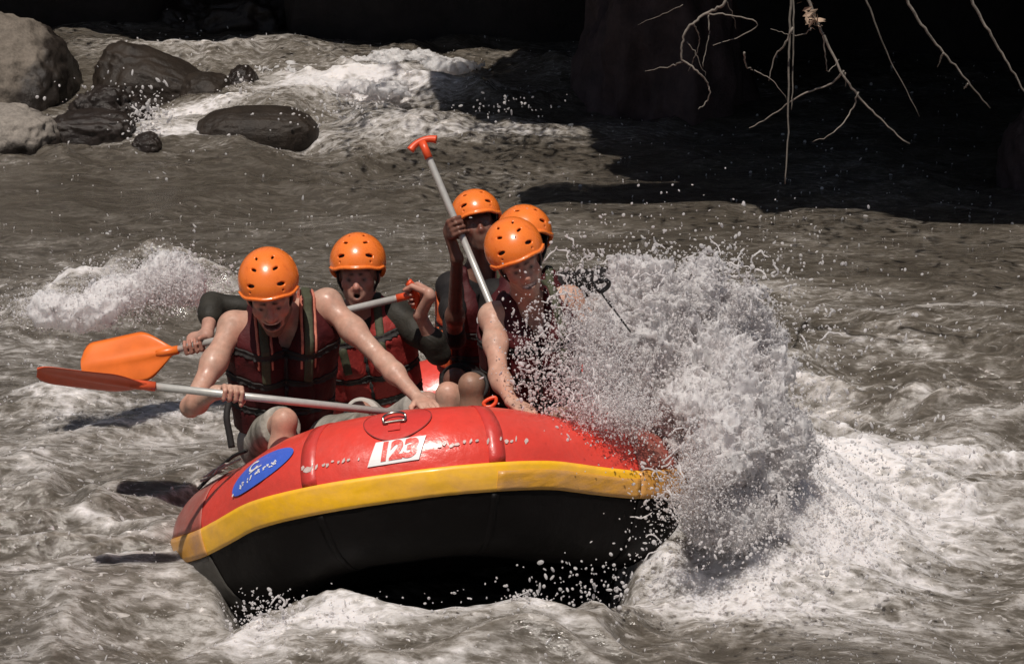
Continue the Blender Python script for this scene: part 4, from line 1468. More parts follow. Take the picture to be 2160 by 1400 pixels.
def vest(p, root, mat, h=0.0078, belts=(0.25, 0.52, 0.80), olive=(-.1, .1), piping=False, top=0.97, low=0.12, tail=None, side=None):
    """buoyancy vest over the torso: padded panels with grooves, belts, shoulder webbing, zip"""
    hp, nk, sL, sR = p['hip'], p['neck'], p['shL'], p['shR']
    t = unit(nk - hp)
    s = unit(sL - sR)
    s = unit(s - t * (s @ t))
    f = np.cross(t, s)
    if f @ (CAM - nk) < 0:
        f = -f
    H = np.linalg.norm(nk - hp)
    lo = np.minimum.reduce([hp, nk, sL, sR]) - .28
    hi = np.maximum.reduce([hp, nk, sL, sR]) + .28
    F = Field(lo, hi, h)
    torso(F, p, None, 0.030, .06)
    # bulk of the float panels on the chest
    for q in (-1, 1):
        F.cone(hp + t * H * .30 + s * q * .075 + f * .055, hp + t * H * .74 + s * q * .085 + f * .06, .085, .085, .05)
    # shoulder yokes
    for sh, q in ((sL, 1), (sR, -1)):
        m = nk * .50 + sh * .50 + t * .035
        a = m - t * .16 + f * .135
        b = m - t * .16 - f * .12
        F.cone(a, m + f * .03, .040, .034, .04)
        F.cone(m + f * .03, m - f * .03, .034, .034, .04)
        F.cone(m - f * .03, b, .034, .040, .04)
        F.cone(a, a - t * .12 - s * q * .01, .045, .055, .05)
    X, Y, Z = F.grids()
    dt = ((X - hp[0]) * t[0] + (Y - hp[1]) * t[1] + (Z - hp[2]) * t[2]) / H
    ds = (X - nk[0]) * s[0] + (Y - nk[1]) * s[1] + (Z - nk[2]) * s[2]
    df = (X - nk[0]) * f[0] + (Y - nk[1]) * f[1] + (Z - nk[2]) * f[2]
    D = F.D.copy()
    # sewn channels
    for b in belts:
        D = D + .013 * np.exp(-((dt - b - 0.03 * np.abs(ds) / .2) * H / .012) ** 2)
    D = D + .012 * np.exp(-((ds) / .009) ** 2) * (df > -.05)
    for q in (-1, 1):
        D = D + .009 * np.exp(-((ds - q * .125) / .010) ** 2) * (dt < .75)
    D = D + (.004 * noise3(X * 14 + 0 * Y + 0 * Z, Y * 14 + 0 * X + 0 * Z, Z * 14 + 0 * X + 0 * Y)).astype(np.float32)
    cut = np.maximum((low - dt) * H, (dt - 1.12) * H)
    # neck opening, a V at the front
    Nk = Field(lo, hi, h)
    Nk.cone(nk - t * .04, nk + t * .3, .075, .12, 0)
    Nk.cone(nk + f * .10 - t * .14, nk + f * .12 + t * .12, .030, .10, .03)
    # arm holes
    for sh, el in ((sL, p['elL']), (sR, p['elR'])):
        d = unit(np.asarray(el) - sh)
        q = unit(sh - nk)
        Nk.cone(sh + q * .015 - t * .02, sh + q * .05 + d * .18, .072, .085, .02)
    D = np.maximum(np.maximum(D, cut), -Nk.D).astype(np.float32)
    v = F.obj('life_vest', mat, root, D)
    base = D
    for b in belts:
        S = np.maximum(base - .009, np.abs((dt - b - 0.03 * np.abs(ds) / .2) * H) - .017).astype(np.float32)
        F.obj('belt', M_STRAPB, v, S)
    for q in olive:
        wd = .020
        S = np.maximum(np.maximum(base - .0075, np.abs(ds - q - .02 * np.sign(q) * (dt - .7)) - wd), (0.56 - dt) * H).astype(np.float32)
        F.obj('shoulder_strap', M_OLIVE, v, S)
        if piping:
            for e_ in (-.030, .030):
                S = np.maximum(np.maximum(base - .006, np.abs(ds - q - e_ - .02 * np.sign(q) * (dt - .7)) - .0065), (0.66 - dt) * H).astype(np.float32)
                F.obj('piping', M_PIPING, v, S)
    if side:
        F.obj('lit_edge', M_VEST_LIT, v, np.maximum(np.maximum(base - .006, np.abs(ds - side) - .035), (0.2 - dt) * H).astype(np.float32))  # orange strip stands in for light on the vest's back edge
    S = np.maximum(np.maximum(base - .004, np.abs(ds) - .010), -(df + .02)).astype(np.float32)
    F.obj('zip', M_STRAPB, v, S)
    # buckles at the front
    for b in belts:
        c = hp + t * H * b
        # march out to the vest surface along f
        for r in np.arange(.05, .30, .004):
            q = c + f * r
            ix = np.clip(np.round((q - F.lo) / h).astype(int), 0, np.array(F.n) - 1)
            if base[tuple(ix)] > 0.004:
                break
        MB().box(q, (s, t, f), (.024, .017, .008)).build('buckle', M_PLASTIC, v, smooth=False, bevel=.003)
    return v, (t, s, f, H)


def person(label, p, skin, head_c, head_f, head_u, hs, mouth, beard=None, hands=(), legs=(), vest_mat=None, vest_kw=None, shorts=None, shirt=None, bulk=1.0, h=0.0065, helmet_s=1.0, hlift=.020, group='people in the raft'):
    for k in list(p):
        p[k] = np.asarray(p[k], float)
    root = empty('person', p['hip'], label, 'person', group)
    M = frame(head_f, head_u)
    hc = np.asarray(head_c)
    pts = [p[k] for k in p] + [hc + .2, hc - .2] + [np.asarray(q) for l in legs for q in l] + [np.asarray(hd[1]) for hd in hands]
    lo, hi = np.min(pts, 0) - .17, np.max(pts, 0) + .17
    F = Field(lo, hi, h)
    torso(F, p, skin)
    F.cone(p['neck'] - (p['neck'] - p['hip']) * .06, hc - M[2] * .055 * hs - M[1] * .020 * hs, .066, .054 * hs, .03, skin)
    for sd in ('L', 'R'):
        F.cone(p['neck'] - (p['neck'] - p['hip']) * .05, p['sh' + sd], .052, .050, .07, skin)
        arm(F, p['sh' + sd], p['el' + sd], p['wr' + sd], skin, 1.0, bulk)
    for l in legs:
        leg(F, *l, skin)
    head(F, hc, M, skin, hs, mouth, beard)
    for hd in hands:
        if hd[0] == 'grip':
            grip(F, np.asarray(hd[1]), hd[2], np.asarray(hd[3]), skin, *hd[4:])
        else:
            open_hand(F, np.asarray(hd[1]), hd[2], hd[3], skin, *hd[4:])
    F.obj('body', M_SKIN, root, None, True)
    put_helmet(root, hc + M[2] * hlift * hs - M[1] * .006, M, hs * helmet_s)
    if shirt:
        mat, stopL, stopR = shirt
        S = Field(lo, hi, .0088)
        torso(S, p, None, .010)
        for sd, st in (('L', stopL), ('R', stopR)):
            sh, el, wr = p['sh' + sd], p['el' + sd], p['wr' + sd]
            S.cone(p['neck'] - (p['neck'] - p['hip']) * .07, sh, .058, .060, .06)
            arm(S, sh, el, wr, None, 1.0, bulk, .011, st)
        X, Y, Z = S.grids()
        S.D = S.D + (.0035 * noise3(X * 11 + 0 * Y + 0 * Z, Y * 11 + 0 * X + 0 * Z, Z * 16 + 0 * X + 0 * Y)).astype(np.float32)
        S.obj('rash_shirt', mat, root)
    if shorts:
        mat, frac = shorts
        S = Field(lo, hi, .009)
        s_ = unit(p['shL'] - p['shR'])
        S.cone(p['hip'] - s_ * .08, p['hip'] + s_ * .08, .128, .128, .05)
        cutters = []
        for l in legs:
            hp, kn, an = map(np.asarray, l)
            e_ = hp + (kn - hp) * frac
            S.cone(hp, e_, .112, .090, .05)
            cutters.append((e_, unit(kn - hp)))
        X, Y, Z = S.grids()
        S.D = S.D + (.007 * noise3(X * 9 + 0 * Y + 0 * Z, Y * 9 + 0 * X + 0 * Z, Z * 9 + 0 * X + 0 * Y)).astype(np.float32)
        for e_, d in cutters:
            near = (X - e_[0]) ** 2 + (Y - e_[1]) ** 2 + (Z - e_[2]) ** 2 < .15 ** 2
            S.D = np.where(near, np.maximum(S.D, (X - e_[0]) * d[0] + (Y - e_[1]) * d[1] + (Z - e_[2]) * d[2]), S.D).astype(np.float32)
        S.obj('shorts', mat, root)
    vv = None
    if vest_mat:
        vv = vest(p, root, vest_mat, **(vest_kw or {}))
    return root, vv


# --- paddles ---------------------------------------------------------------
M_ALU = simple('aluminium_shaft', (0.50, 0.485, 0.45), 0.36, 0.10, 30, 0.06, metal=0.25)
M_PAD_O = simple('orange_plastic_blade', (0.82, 0.17, 0.022), 0.35, 0.12, 8, 0.1, coat=0.15)
M_PAD_R = simple('red_orange_plastic_blade', (0.70, 0.10, 0.032), 0.38, 0.18, 8, 0.1, coat=0.15)
M_GRIP = simple('orange_plastic_grip', (0.74, 0.085, 0.025), 0.35, 0.1, 20, 0.05, coat=0.2)


def paddle(label, top, neck, tip, normal, mat_blade, width=0.20, bend=None, grip_axis=None, blade=True, grp='paddles of the crew', cut_at=None):
    top, neck, tip = map(np.asarray, (top, neck, tip))
    root = empty('paddle', neck, label, 'paddle', grp)
    ax = unit(neck - top)
    pts = [top, neck] if bend is None else spline([top] + list(bend) + [neck], 6)
    MB().tube(np.asarray(pts), .0165, 14).build('shaft', M_ALU, root)
    if blade:
        d = unit(tip - neck)
        Lb = np.linalg.norm(tip - neck)
        n = unit(np.asarray(normal) - d * (np.asarray(normal) @ d))
        x = np.cross(d, n)
        mb = MB()
        nu, nv = 28, 14
        for side in (1, -1):
            vv = []
            for i in range(nu + 1):
                a = i / nu
                w = width / 2 * (sstep(-.12, .36, a) * (1 - .10 * a)) * (1 if a < .86 else math.sqrt(max(0, 1 - ((a - .86) / .14) ** 2 * .80)))
                w = max(w, .017)
                for j in range(nv + 1):
                    b = -1 + 2 * j / nv
                    ridge = .016 * math.exp(-(b * w / .016) ** 2) * (1 - a) ** 0.8
                    th = (.0045 + ridge) * (1 - .85 * abs(b) ** 6)
                    cup = -.020 * a * b * b + .020 * a * a
                    vv.append(neck + d * (a * Lb - .03) + x * b * w + n * (side * th + cup))
            ff = [(i * (nv + 1) + j, i * (nv + 1) + j + 1, (i + 1) * (nv + 1) + j + 1, (i + 1) * (nv + 1) + j) for i in range(nu) for j in range(nv)]
            if side < 0:
                ff = [tuple(reversed(q)) for q in ff]
            mb.add(vv, ff)
        o = mb.build('blade', mat_blade, root)
        wd = o.modifiers.new('weld', 'WELD')
        wd.merge_threshold = 0.002
        MB().tube([neck - d * .055, neck + d * .02, neck + d * .05], [.0205, .0205, .018], 14).build('collar', mat_blade, root)
    if grip_axis is not None:
        g = unit(np.asarray(grip_axis) - ax * (np.asarray(grip_axis) @ ax))
        mb = MB()
        mb.tube([top + ax * .07, top + ax * .02, top - ax * .015], [.0195, .0185, .020], 12)
        arc = spline([top + g * q * .066 + ax * (.022 * abs(q) ** 2.2 - .022) for q in np.linspace(-1, 1, 9)], 3)
        rad = .0155 + .004 * np.abs(np.linspace(-1, 1, len(arc))) ** 3
        mb.tube(arc, rad, 12)
        o = mb.build('handle', M_GRIP, root)
    return root


# ------------------------------------------------------------------ the crew
UPV = np.array([0, 0, 1.0])

# man 1: front left, bowed, laughing
pA_a, pA_b = P(300, 812, 10.05), P(893, 877, 10.42)          # shaft ends: blade neck, top
dA = unit(pA_b - pA_a)


def on_line(a, b, px):
    """the point of the segment a-b that the photograph shows in column px"""
    qa, qb = proj(a), proj(b)
    lo, hi = 0.0, 1.0
    for _ in range(40):
        m = (lo + hi) / 2
        if (proj(a + (b - a) * m)[0] - px) * (qb[0] - qa[0]) < 0:
            lo = m
        else:
            hi = m
    return a + (b - a) * lo


hA1 = on_line(pA_a, pA_b, 490)
p1 = dict(hip=P(600, 925, 10.95), neck=P(597, 652, 10.72), shR=P(492, 688, 10.68), shL=P(690, 640, 10.72),
          elR=P(402, 858, 10.45), wrR=hA1 + np.array([-.075, .05, -.005]), elL=P(812, 765, 10.55), wrL=P(884, 842, 10.40))
r1_, v1_ = person('laughing man with bowed head and bare arms at the front left of the raft', p1, SKIN_A,
                  P(571, 622, 10.46), (0.05, -0.93, -0.37), (-0.08, -0.3, 1), 1.22, 'laugh', beard=(0.15, 0.08, 0.058),
                  hands=[('grip', hA1, dA, p1['wrR'], .0165, 1.0, 1.08), ('open', p1['wrL'], P(925, 866, 10.22) - p1['wrL'], (0.1, -0.35, 1), 1.0, .5, 1.08)],
                  legs=[(P(560, 935, 10.92), P(600, 888, 10.42), P(588, 1040, 10.45)), (P(650, 930, 10.95), P(800, 905, 10.62), P(820, 1040, 10.62))],
                  vest_mat=M_VEST_A, vest_kw=dict(piping=True, olive=(-.095, .095), belts=(.30, .52, .74)), shorts=(M_SHORTS, .80), bulk=1.08, helmet_s=.875, hlift=.034)
MB().tube(spline([P(482, 850, 10.62), P(478, 880, 10.6), P(484, 915, 10.6), P(489, 944, 10.6)], 5), .0155, 6).build('hanging_strap', M_BLACKWEB, v1_[0])
paddle('paddle with a dark red edge on blade, held low by the laughing man', pA_b, pA_a, P(62, 786, 9.98), (0.0, 0.68, 0.73), M_PAD_R, .18, grip_axis=(0, 0, 1))

# man 2: behind him, lips pursed
pB_a, pB_b = P(352, 742, 11.05), P(868, 622, 11.02)
dB = unit(pB_b - pB_a)
hB1, hB2 = on_line(pB_a, pB_b, 408), pB_b + dB * 0.012
p2 = dict(hip=P(805, 885, 11.55), neck=P(757, 652, 11.38), shR=P(672, 668, 11.35), shL=P(838, 662, 11.35),
          elR=P(448, 640, 11.28), wrR=hB1 + np.array([.055, .055, .03]), elL=P(925, 745, 11.18), wrL=P(886, 664, 11.06))
r2_, v2_ = person('man with pursed lips and dark sleeves squinting over a level paddle', p2, SKIN_B,
                  P(756, 580, 11.22), (-0.03, -0.99, 0.0), (-0.03, -0.1, 1), 1.12, 'ooh',
                  hands=[('grip', hB1, dB, p2['wrR'], .0165, -1.0, 1.05), ('grip', hB2, unit(np.cross(dB, (0.2, 1, 0.2))), p2['wrL'], .018, 1.0, 1.08)],
                  legs=[(P(780, 900, 11.5), P(760, 872, 11.1), P(760, 1010, 11.1)), (P(840, 905, 11.5), P(902, 852, 10.98), P(900, 1010, 11.0))],
                  vest_mat=M_VEST_B, vest_kw=dict(olive=(-.09, .09), belts=(.24, .46, .80)), shorts=(M_SHORTS_L, .82), shirt=(M_RASH, .40, .45), helmet_s=.95, hlift=.026)
paddle('paddle with a flat bright orange blade held level by the man in dark sleeves', pB_b, pB_a, P(162, 778, 11.12), (0.15, -1.0, 0.52), M_PAD_O, .245, grip_axis=np.cross(dB, (0.2, 1, 0.2)))

# person 3: at the back, paddle raised
pC_t, pC_m, pC_e = P(893, 306, 11.25), P(988, 530, 11.2), P(1034, 640, 11.1)
hC = P(966, 478, 11.22)
dC = unit(pC_m - pC_t)
hC = pC_t + dC * ((hC - pC_t) @ dC)
p3 = dict(hip=P(1010, 800, 12.5), neck=P(1010, 572, 12.25), shR=P(952, 604, 12.2), shL=P(1090, 600, 12.25),
          elR=P(958, 712, 11.75), wrR=P(964, 545, 11.32), elL=P(1120, 700, 12.1), wrL=P(1060, 690, 11.9))
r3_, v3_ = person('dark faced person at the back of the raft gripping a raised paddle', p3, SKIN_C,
                  P(1008, 474, 12.1), (0.12, -0.97, 0.26), (-0.20, 0.25, 1), 1.02, 'shut',
                  hands=[('grip', hC, dC, p3['wrR'], .0165, -1.0, 1.05), ('open', p3['wrL'], (-0.3, -1, -0.2), (0, 0, 1))],
                  legs=[(P(985, 810, 12.4), P(960, 800, 12.0), P(960, 930, 12.0))],
                  vest_mat=M_VEST_A, vest_kw=dict(olive=(.09,), belts=(.3, .55), side=-.19), shorts=(M_BLACKCLOTH, .8), shirt=(M_BLACKCLOTH, .12, .06))
paddle('paddle raised upright with an orange T grip above the helmets', pC_t, pC_e + unit(pC_e - pC_m) * .42, pC_e + unit(pC_e - pC_m) * .9, (0, -1, 0.1), M_PAD_O, .19,
       bend=[pC_t * .5 + pC_m * .5, pC_m, pC_e], grip_axis=P(920, 296, 11.25) - P(864, 316, 11.25))

# person 4: front right, laughing into the splash
p4 = dict(hip=P(1125, 890, 10.98), neck=P(1108, 634, 10.78), shR=P(1040, 668, 10.72), shL=P(1200, 632, 10.82),
          elR=P(1052, 792, 10.50), wrR=P(1078, 846, 10.33), elL=P(1275, 740, 10.86), wrL=P(1335, 742, 10.80))
r4_, v4_ = person('laughing person at the front right of the raft being hit by the splash', p4, SKIN_A,
                  P(1095, 551, 10.54), (0.20, -0.95, -0.18), (-0.36, -0.2, 1), 1.12, 'smile',
                  hands=[('open', p4['wrR'], P(1125, 874, 10.2) - p4['wrR'], (0.3, -0.3, 1), -1.0, .35, 1.05), ('open', p4['wrL'], (1, -0.5, -0.1), (0, -.2, 1))],
                  legs=[(P(1085, 890, 10.95), P(946, 832, 10.80), P(936, 960, 10.84)), (P(1160, 900, 10.95), P(1220, 880, 10.6), P(1230, 1000, 10.6))],
                  vest_mat=M_VEST_A, vest_kw=dict(olive=(.10,), belts=(.22, .46, .70)), shorts=(M_BLACKCLOTH, .45), helmet_s=.93, hlift=.030)

# person 5: behind the laughing one, face hidden
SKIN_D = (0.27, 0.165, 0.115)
p5 = dict(hip=P(1130, 840, 11.5), neck=P(1112, 590, 11.5), shR=P(1040, 622, 11.5), shL=P(1200, 606, 11.5),
          elR=P(1040, 730, 11.4), wrR=P(1075, 800, 11.2), elL=P(1272, 590, 11.15), wrL=P(1262, 640, 10.95))
hE = P(1262, 600, 10.92)
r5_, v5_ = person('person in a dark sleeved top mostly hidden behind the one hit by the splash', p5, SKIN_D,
                  P(1108, 515, 11.42), (0.22, -0.95, 0.20), (-0.05, 0.2, 1), 1.06, 'shut',
                  hands=[('open', p5['wrR'], (-0.2, -1, -0.4), (0, -.3, 1)), ('open', p5['wrL'], (0.2, -0.6, -0.9), (.3, -.5, .6))],
                  legs=[(P(1110, 850, 11.4), P(994, 812, 10.72), P(1004, 960, 10.80))],
                  vest_mat=M_VEST_A, vest_kw=dict(olive=(.10,), belts=(.3, .55)), shorts=(M_BLACKCLOTH, .5), shirt=(M_BLACKCLOTH, .75, .5))

tt = []
for a_ in np.linspace(0, 2 * math.pi, 20):
    k_, n_ = P(994, 812, 10.72), unit(P(994, 812, 10.72) - P(1110, 850, 11.2))
    x_ = unit(np.cross(n_, UPV))
    tt.append(k_ - n_ * .035 + (x_ * math.cos(a_) + np.cross(n_, x_) * math.sin(a_)) * .0625)
MB().tube(tt, .010, 8, caps=False).build('knee_strap', M_STRAPB, r5_)

# black toggle on a thin cord, flung up by the splash
e = empty('cord_toggle', P(1268, 612, 10.5), 'black ring toggle on a thin dark cord flung up left of the splash', 'toggle')
mb = MB()
mb.tube(spline([P(1268, 606, 10.5) + np.array([x, 0, z]) for x, z in ((0, -.022), (-.028, .004), (-.030, .024), (-.012, .032), (0, .026), (.014, .033), (.032, .022), (.028, .002), (0, -.022))], 4), .0105, 8)
mb.build('ring', M_PLASTIC, e)
MB().tube(spline([P(1268, 617, 10.5), P(1280, 634, 10.5), P(1292, 648, 10.48), P(1302, 662, 10.46), P(1330, 700, 10.4)], 5), .0042, 6).build('cord', M_BLACKWEB, e)
MB().tube(spline([P(1282, 634, 10.5), P(1288, 642, 10.5), P(1294, 650, 10.48)], 4), [.004, .0085, .009, .009, .009, .009, .0085, .006, .004], 8).build('bead', M_PLASTIC, e)

# orange clip beside the right hand
e = empty('clip_handle', P(1036, 850, 10.32), 'small orange ring handle lying on the tube beside the bent bare wrist', 'handle')
MB().tube(spline([P(1024, 858, 10.35), P(1020, 850, 10.35), P(1030, 842, 10.35), P(1044, 838, 10.35), P(1046, 848, 10.35), P(1036, 857, 10.35), P(1024, 858, 10.35)], 5), .0085, 8).build('loop', M_GRIP, e)


# ------------------------------------------------------------------ splash and spray
def spray_material(name, col, alpha, trans, sss):
    m, nt, b = new_mat(name)
    v = coords(nt)
    n = noise_n(nt, v, 40.0, 5, 0.65)
    nt.links.new(ramp(nt, n, [(0.35, tuple(c * 0.86 for c in col)), (0.65, col)]).outputs[0], b.inputs['Base Color'])
    b.inputs['Roughness'].default_value = 0.35
    b.inputs['Subsurface Weight'].default_value = sss
    b.inputs['Subsurface Radius'].default_value = (1.0, 0.95, 0.92)
    b.inputs['Subsurface Scale'].default_value = 0.13
    b.inputs['IOR'].default_value = 1.333
    bump(nt, b, noise_n(nt, v, 55.0, 4, 0.6), 0.5, 0.01)
    tr = N(nt, 'ShaderNodeBsdfTranslucent')
    tr.inputs['Color'].default_value = (*col, 1)
    mx = N(nt, 'ShaderNodeMixShader', Fac=trans)
    nt.links.new(b.outputs[0], mx.inputs[1])
    nt.links.new(tr.outputs[0], mx.inputs[2])
    tp = N(nt, 'ShaderNodeBsdfTransparent')
    mx2 = N(nt, 'ShaderNodeMixShader', Fac=alpha)
    nt.links.new(mx.outputs[0], mx2.inputs[1])
    nt.links.new(tp.outputs[0], mx2.inputs[2])
    nt.links.new(mx2.outputs[0], nt.nodes['Material Output'].inputs[0])
    return m


M_SPLASH = spray_material('aerated_splash_water', (0.95, 0.92, 0.915), 0.20, 0.32, 0.6)
M_SPRAY = spray_material('spray_drops', (0.96, 0.935, 0.93), 0.18, 0.50, 0.0)


def splash_body(name, blobs, h, amp, thr, label, freq=1.0, stretch=(1.0, 1.0, 0.7)):
    cs = np.array([b[0] for b in blobs])
    rs = np.array([b[1] for b in blobs])
    lo, hi = (cs - rs * 1.25).min(0), (cs + rs * 1.25).max(0)
    F = Field(lo, hi, h)
    X, Y, Z = [np.asarray(g) for g in F.grids()]
    e = np.full(F.n, -1.0, np.float32)
    for c, r in zip(cs, rs):
        q = 1 - np.sqrt(((X - c[0]) / r[0]) ** 2 + ((Y - c[1]) / r[1]) ** 2 + ((Z - c[2]) / r[2]) ** 2)
        hh = np.clip(0.5 + 0.5 * (q - e) / .3, 0, 1)
        e = (e * (1 - hh) + q * hh + .3 * hh * (1 - hh)).astype(np.float32)
    act = np.argwhere(e > thr - amp * 1.25)
    Pn = (lo + act * h) * np.asarray(stretch) * freq
    n0 = noise3(Pn[:, 0] * 2.5 + 3, Pn[:, 1] * 2.5, Pn[:, 2] * 2.5)
    w = 0.10 * n0
    x, y, z = Pn[:, 0] + w, Pn[:, 1] - w, Pn[:, 2] + w
    n1 = noise3(x * 6, y * 6, z * 6)
    n2 = 1 - 2 * np.abs(noise3(x * 13 + 5, y * 13, z * 13))
    n3 = 1 - 2 * np.abs(noise3(x * 29, y * 29 + 7, z * 29))
    n4 = noise3(x * 58, y * 58, z * 58 + 1)
    nn = 0.30 * n0 + 0.40 * n1 + 0.38 * (n2 - .35) + 0.30 * (n3 - .35) + 0.16 * n4
    D = np.full(F.n, 0.05, np.float32)
    D[act[:, 0], act[:, 1], act[:, 2]] = -(e[act[:, 0], act[:, 1], act[:, 2]] - thr + amp * nn) * 0.05
    o = F.obj(name, M_SPLASH, None, D)
    tag(o, label, 'splash', None, 'stuff')
    return F, e


SPL = [(P(1400, 765, 10.85), (.36, .26, .40)), (P(1505, 730, 10.98), (.32, .28, .36)), (P(1530, 870, 10.66), (.30, .28, .34)), (P(1610, 955, 10.62), (.26, .20, .18)),
       (P(1530, 960, 10.24), (.18, .14, .22)),
       (P(1530, 1085, 10.34), (.24, .20, .18)), (P(1330, 650, 10.85), (.24, .14, .16))]
FS, ES = splash_body('splash', SPL, 0.0105, 1.15, 0.40, 'big white splash bursting over the right front of the raft', 1.3)
LWV = [(P(350, 590, 12.45), (.20, .14, .14)), (P(250, 620, 12.3), (.22, .14, .12)), (P(150, 655, 12.15), (.24, .14, .10)), (P(400, 600, 12.5), (.14, .12, .12))]
splash_body('splash', LWV, 0.0125, 0.85, 0.30, 'white breaking wave crest left of the men behind the paddle blades')

UPS = [(P(620, 150, 22.2), (.40, .30, 0.104)), (P(730, 140, 22.4), (.45, .3, 0.098)), (P(860, 135, 22.3), (.45, .3, 0.111)), (P(960, 140, 22.0), (.3, .2, 0.078)), (P(800, 185, 21.0), (.35, .3, 0.078)), (P(690, 180, 21.2), (.3, .2, 0.065))]
splash_body('splash', UPS, 0.021, 0.95, 0.30, 'white water tumbling over the drop above the flat drowned boulder', 0.7)

# drops
def drop_group(mat):
    """points -> small round drops, scaled and turned by the points' own attributes"""
    g = bpy.data.node_groups.new('drops', 'GeometryNodeTree')
    g.interface.new_socket('Geometry', in_out='INPUT', socket_type='NodeSocketGeometry')
    g.interface.new_socket('Geometry', in_out='OUTPUT', socket_type='NodeSocketGeometry')
    gi, go = g.nodes.new('NodeGroupInput'), g.nodes.new('NodeGroupOutput')
    ip = g.nodes.new('GeometryNodeInstanceOnPoints')
    ic = g.nodes.new('GeometryNodeMeshIcoSphere')
    ic.inputs['Radius'].default_value = 1.0
    ic.inputs['Subdivisions'].default_value = 2
    sm = g.nodes.new('GeometryNodeSetShadeSmooth')
    ma = g.nodes.new('GeometryNodeSetMaterial')
    ma.inputs['Material'].default_value = mat
    g.links.new(ic.outputs[0], sm.inputs[0])
    g.links.new(sm.outputs[0], ma.inputs[0])
    g.links.new(gi.outputs[0], ip.inputs['Points'])
    g.links.new(ma.outputs[0], ip.inputs['Instance'])
    for nm, sock in (('size', 'Scale'), ('turn', 'Rotation')):
        at = g.nodes.new('GeometryNodeInputNamedAttribute')
        at.data_type = 'FLOAT_VECTOR'
        at.inputs[0].default_value = nm
        g.links.new(at.outputs[0], ip.inputs[sock])
    g.links.new(ip.outputs[0], go.inputs[0])
    return g


DROP_GN = drop_group(M_SPRAY)


def drops(name, pts, rad, label, stretch=0.5):
    pts, rad = np.asarray(pts, np.float32), np.asarray(rad, np.float32)
    n = len(pts)
    me = bpy.data.meshes.new(name)
    me.vertices.add(n)
    me.vertices.foreach_set('co', pts.ravel())
    sz = rad[:, None] * (1 + 0.3 * RNG.normal(size=(n, 3)).clip(-1, 1))
    sz[:, 2] *= 1 + stretch * RNG.random(n) ** 2 * 3
    tn = RNG.normal(size=(n, 3)) * 0.7
    for nm, arr in (('size', sz), ('turn', tn)):
        a = me.attributes.new(nm, 'FLOAT_VECTOR', 'POINT')
        a.data.foreach_set('vector', np.ascontiguousarray(arr, np.float32).ravel())
    me.materials.append(M_SPRAY)
    o = link(name, me)
    md = o.modifiers.new('drops', 'NODES')
    md.node_group = DROP_GN
    return tag(o, label, 'spray', None, 'stuff')


pts, rad = [], []


def scatter(px, py, d, sx, sy, sd, n, r0, r1):
    """n drops in a soft cloud round the place the photograph shows at (px, py)"""
    for _ in range(n):
        q = P(px + random.gauss(0, sx), py + random.gauss(0, sy), d + random.gauss(0, sd))
        if q[2] < 0.0:
            continue
        pts.append(q)
        rad.append(r0 * (r1 / r0) ** (random.random() ** 2.2))


# round the skin of the splash body: density falls off outwards
cand = FS.lo - .12 + RNG.random((2600000, 3)) * ((np.array(FS.n) - 1) * FS.h + .24)
ix = np.clip(np.floor((cand - FS.lo) / FS.h).astype(int), 0, np.array(FS.n) - 1)
ev = ES[ix[:, 0], ix[:, 1], ix[:, 2]]
src = P(1440, 1000, 10.3)
dv = cand - src
dl = np.linalg.norm(dv, axis=1)
dv = dv / dl[:, None]
ray = noise3(dv[:, 0] * 7 + 2, dv[:, 1] * 7, dv[:, 2] * 7 + dl * .8) + .6 * noise3(dv[:, 0] * 17, dv[:, 1] * 17 + 3, dv[:, 2] * 17 + dl)
clump = noise3(cand[:, 0] * 8, cand[:, 1] * 8, cand[:, 2] * 8)
pr = np.exp(-(np.clip(ev - 0.30, None, 0) / 0.24) ** 2) * np.exp(-(np.clip(ev - 0.30, 0, None) / 0.35) ** 2) * np.clip(0.25 + .9 * clump + .9 * ray, 0.01, 1.2)
mk = (RNG.random(len(cand)) < pr * 0.80) & (cand[:, 2] > 0.0)
keep = cand[mk][:240000]
pts += list(keep)
rad += list(0.0014 * 2.6 ** (RNG.random(len(keep)) ** 1.6) * (1 + 1.2 * (RNG.random(len(keep)) < .04)))
scatter(1590, 930, 10.5, 65, 80, .12, 2500, .0013, .0045)
scatter(1690, 1030, 10.6, 90, 60, .15, 1500, .0013, .0045)
scatter(1760, 1090, 10.5, 110, 50, .18, 1000, .0013, .0040)
scatter(1560, 1110, 10.35, 80, 50, .12, 1200, .0013, .0042)
scatter(1270, 800, 10.38, 40, 75, .06, 9000, .0012, .0045)
scatter(1300, 870, 10.25, 50, 25, .06, 6000, .0012, .0045)
scatter(1210, 720, 10.38, 25, 80, .06, 2600, .0012, .0042)
scatter(1470, 1020, 10.05, 35, 45, .07, 4200, .0013, .0045)
scatter(340, 600, 12.4, 70, 28, .10, 7000, .0014, .005)
scatter(170, 650, 12.25, 70, 22, .10, 5000, .0014, .005)
scatter(1140, 760, 10.33, 35, 70, .05, 700, .0016, .0058)
scatter(1125, 730, 10.33, 36, 60, .05, 220, .002, .0075)
scatter(1130, 800, 10.28, 40, 50, .05, 200, .002, .0075)
scatter(1215, 650, 10.35, 25, 60, .08, 200, .002, .008)
scatter(1210, 820, 10.25, 45, 45, .06, 420, .0022, .0085)
scatter(1450, 555, 10.6, 110, 28, .15, 420, .0022, .0085)
scatter(1290, 590, 10.6, 60, 30, .12, 200, .0022, .0085)
scatter(1500, 640, 10.6, 170, 90, .25, 500, .0025, .008)
scatter(1700, 780, 10.5, 110, 110, .25, 420, .0025, .008)
scatter(1380, 470, 10.8, 120, 40, .3, 90, .0025, .006)
scatter(1410, 1080, 10.0, 45, 55, .08, 200, .0022, .0075)
scatter(1470, 990, 9.95, 30, 45, .06, 130, .0022, .0085)
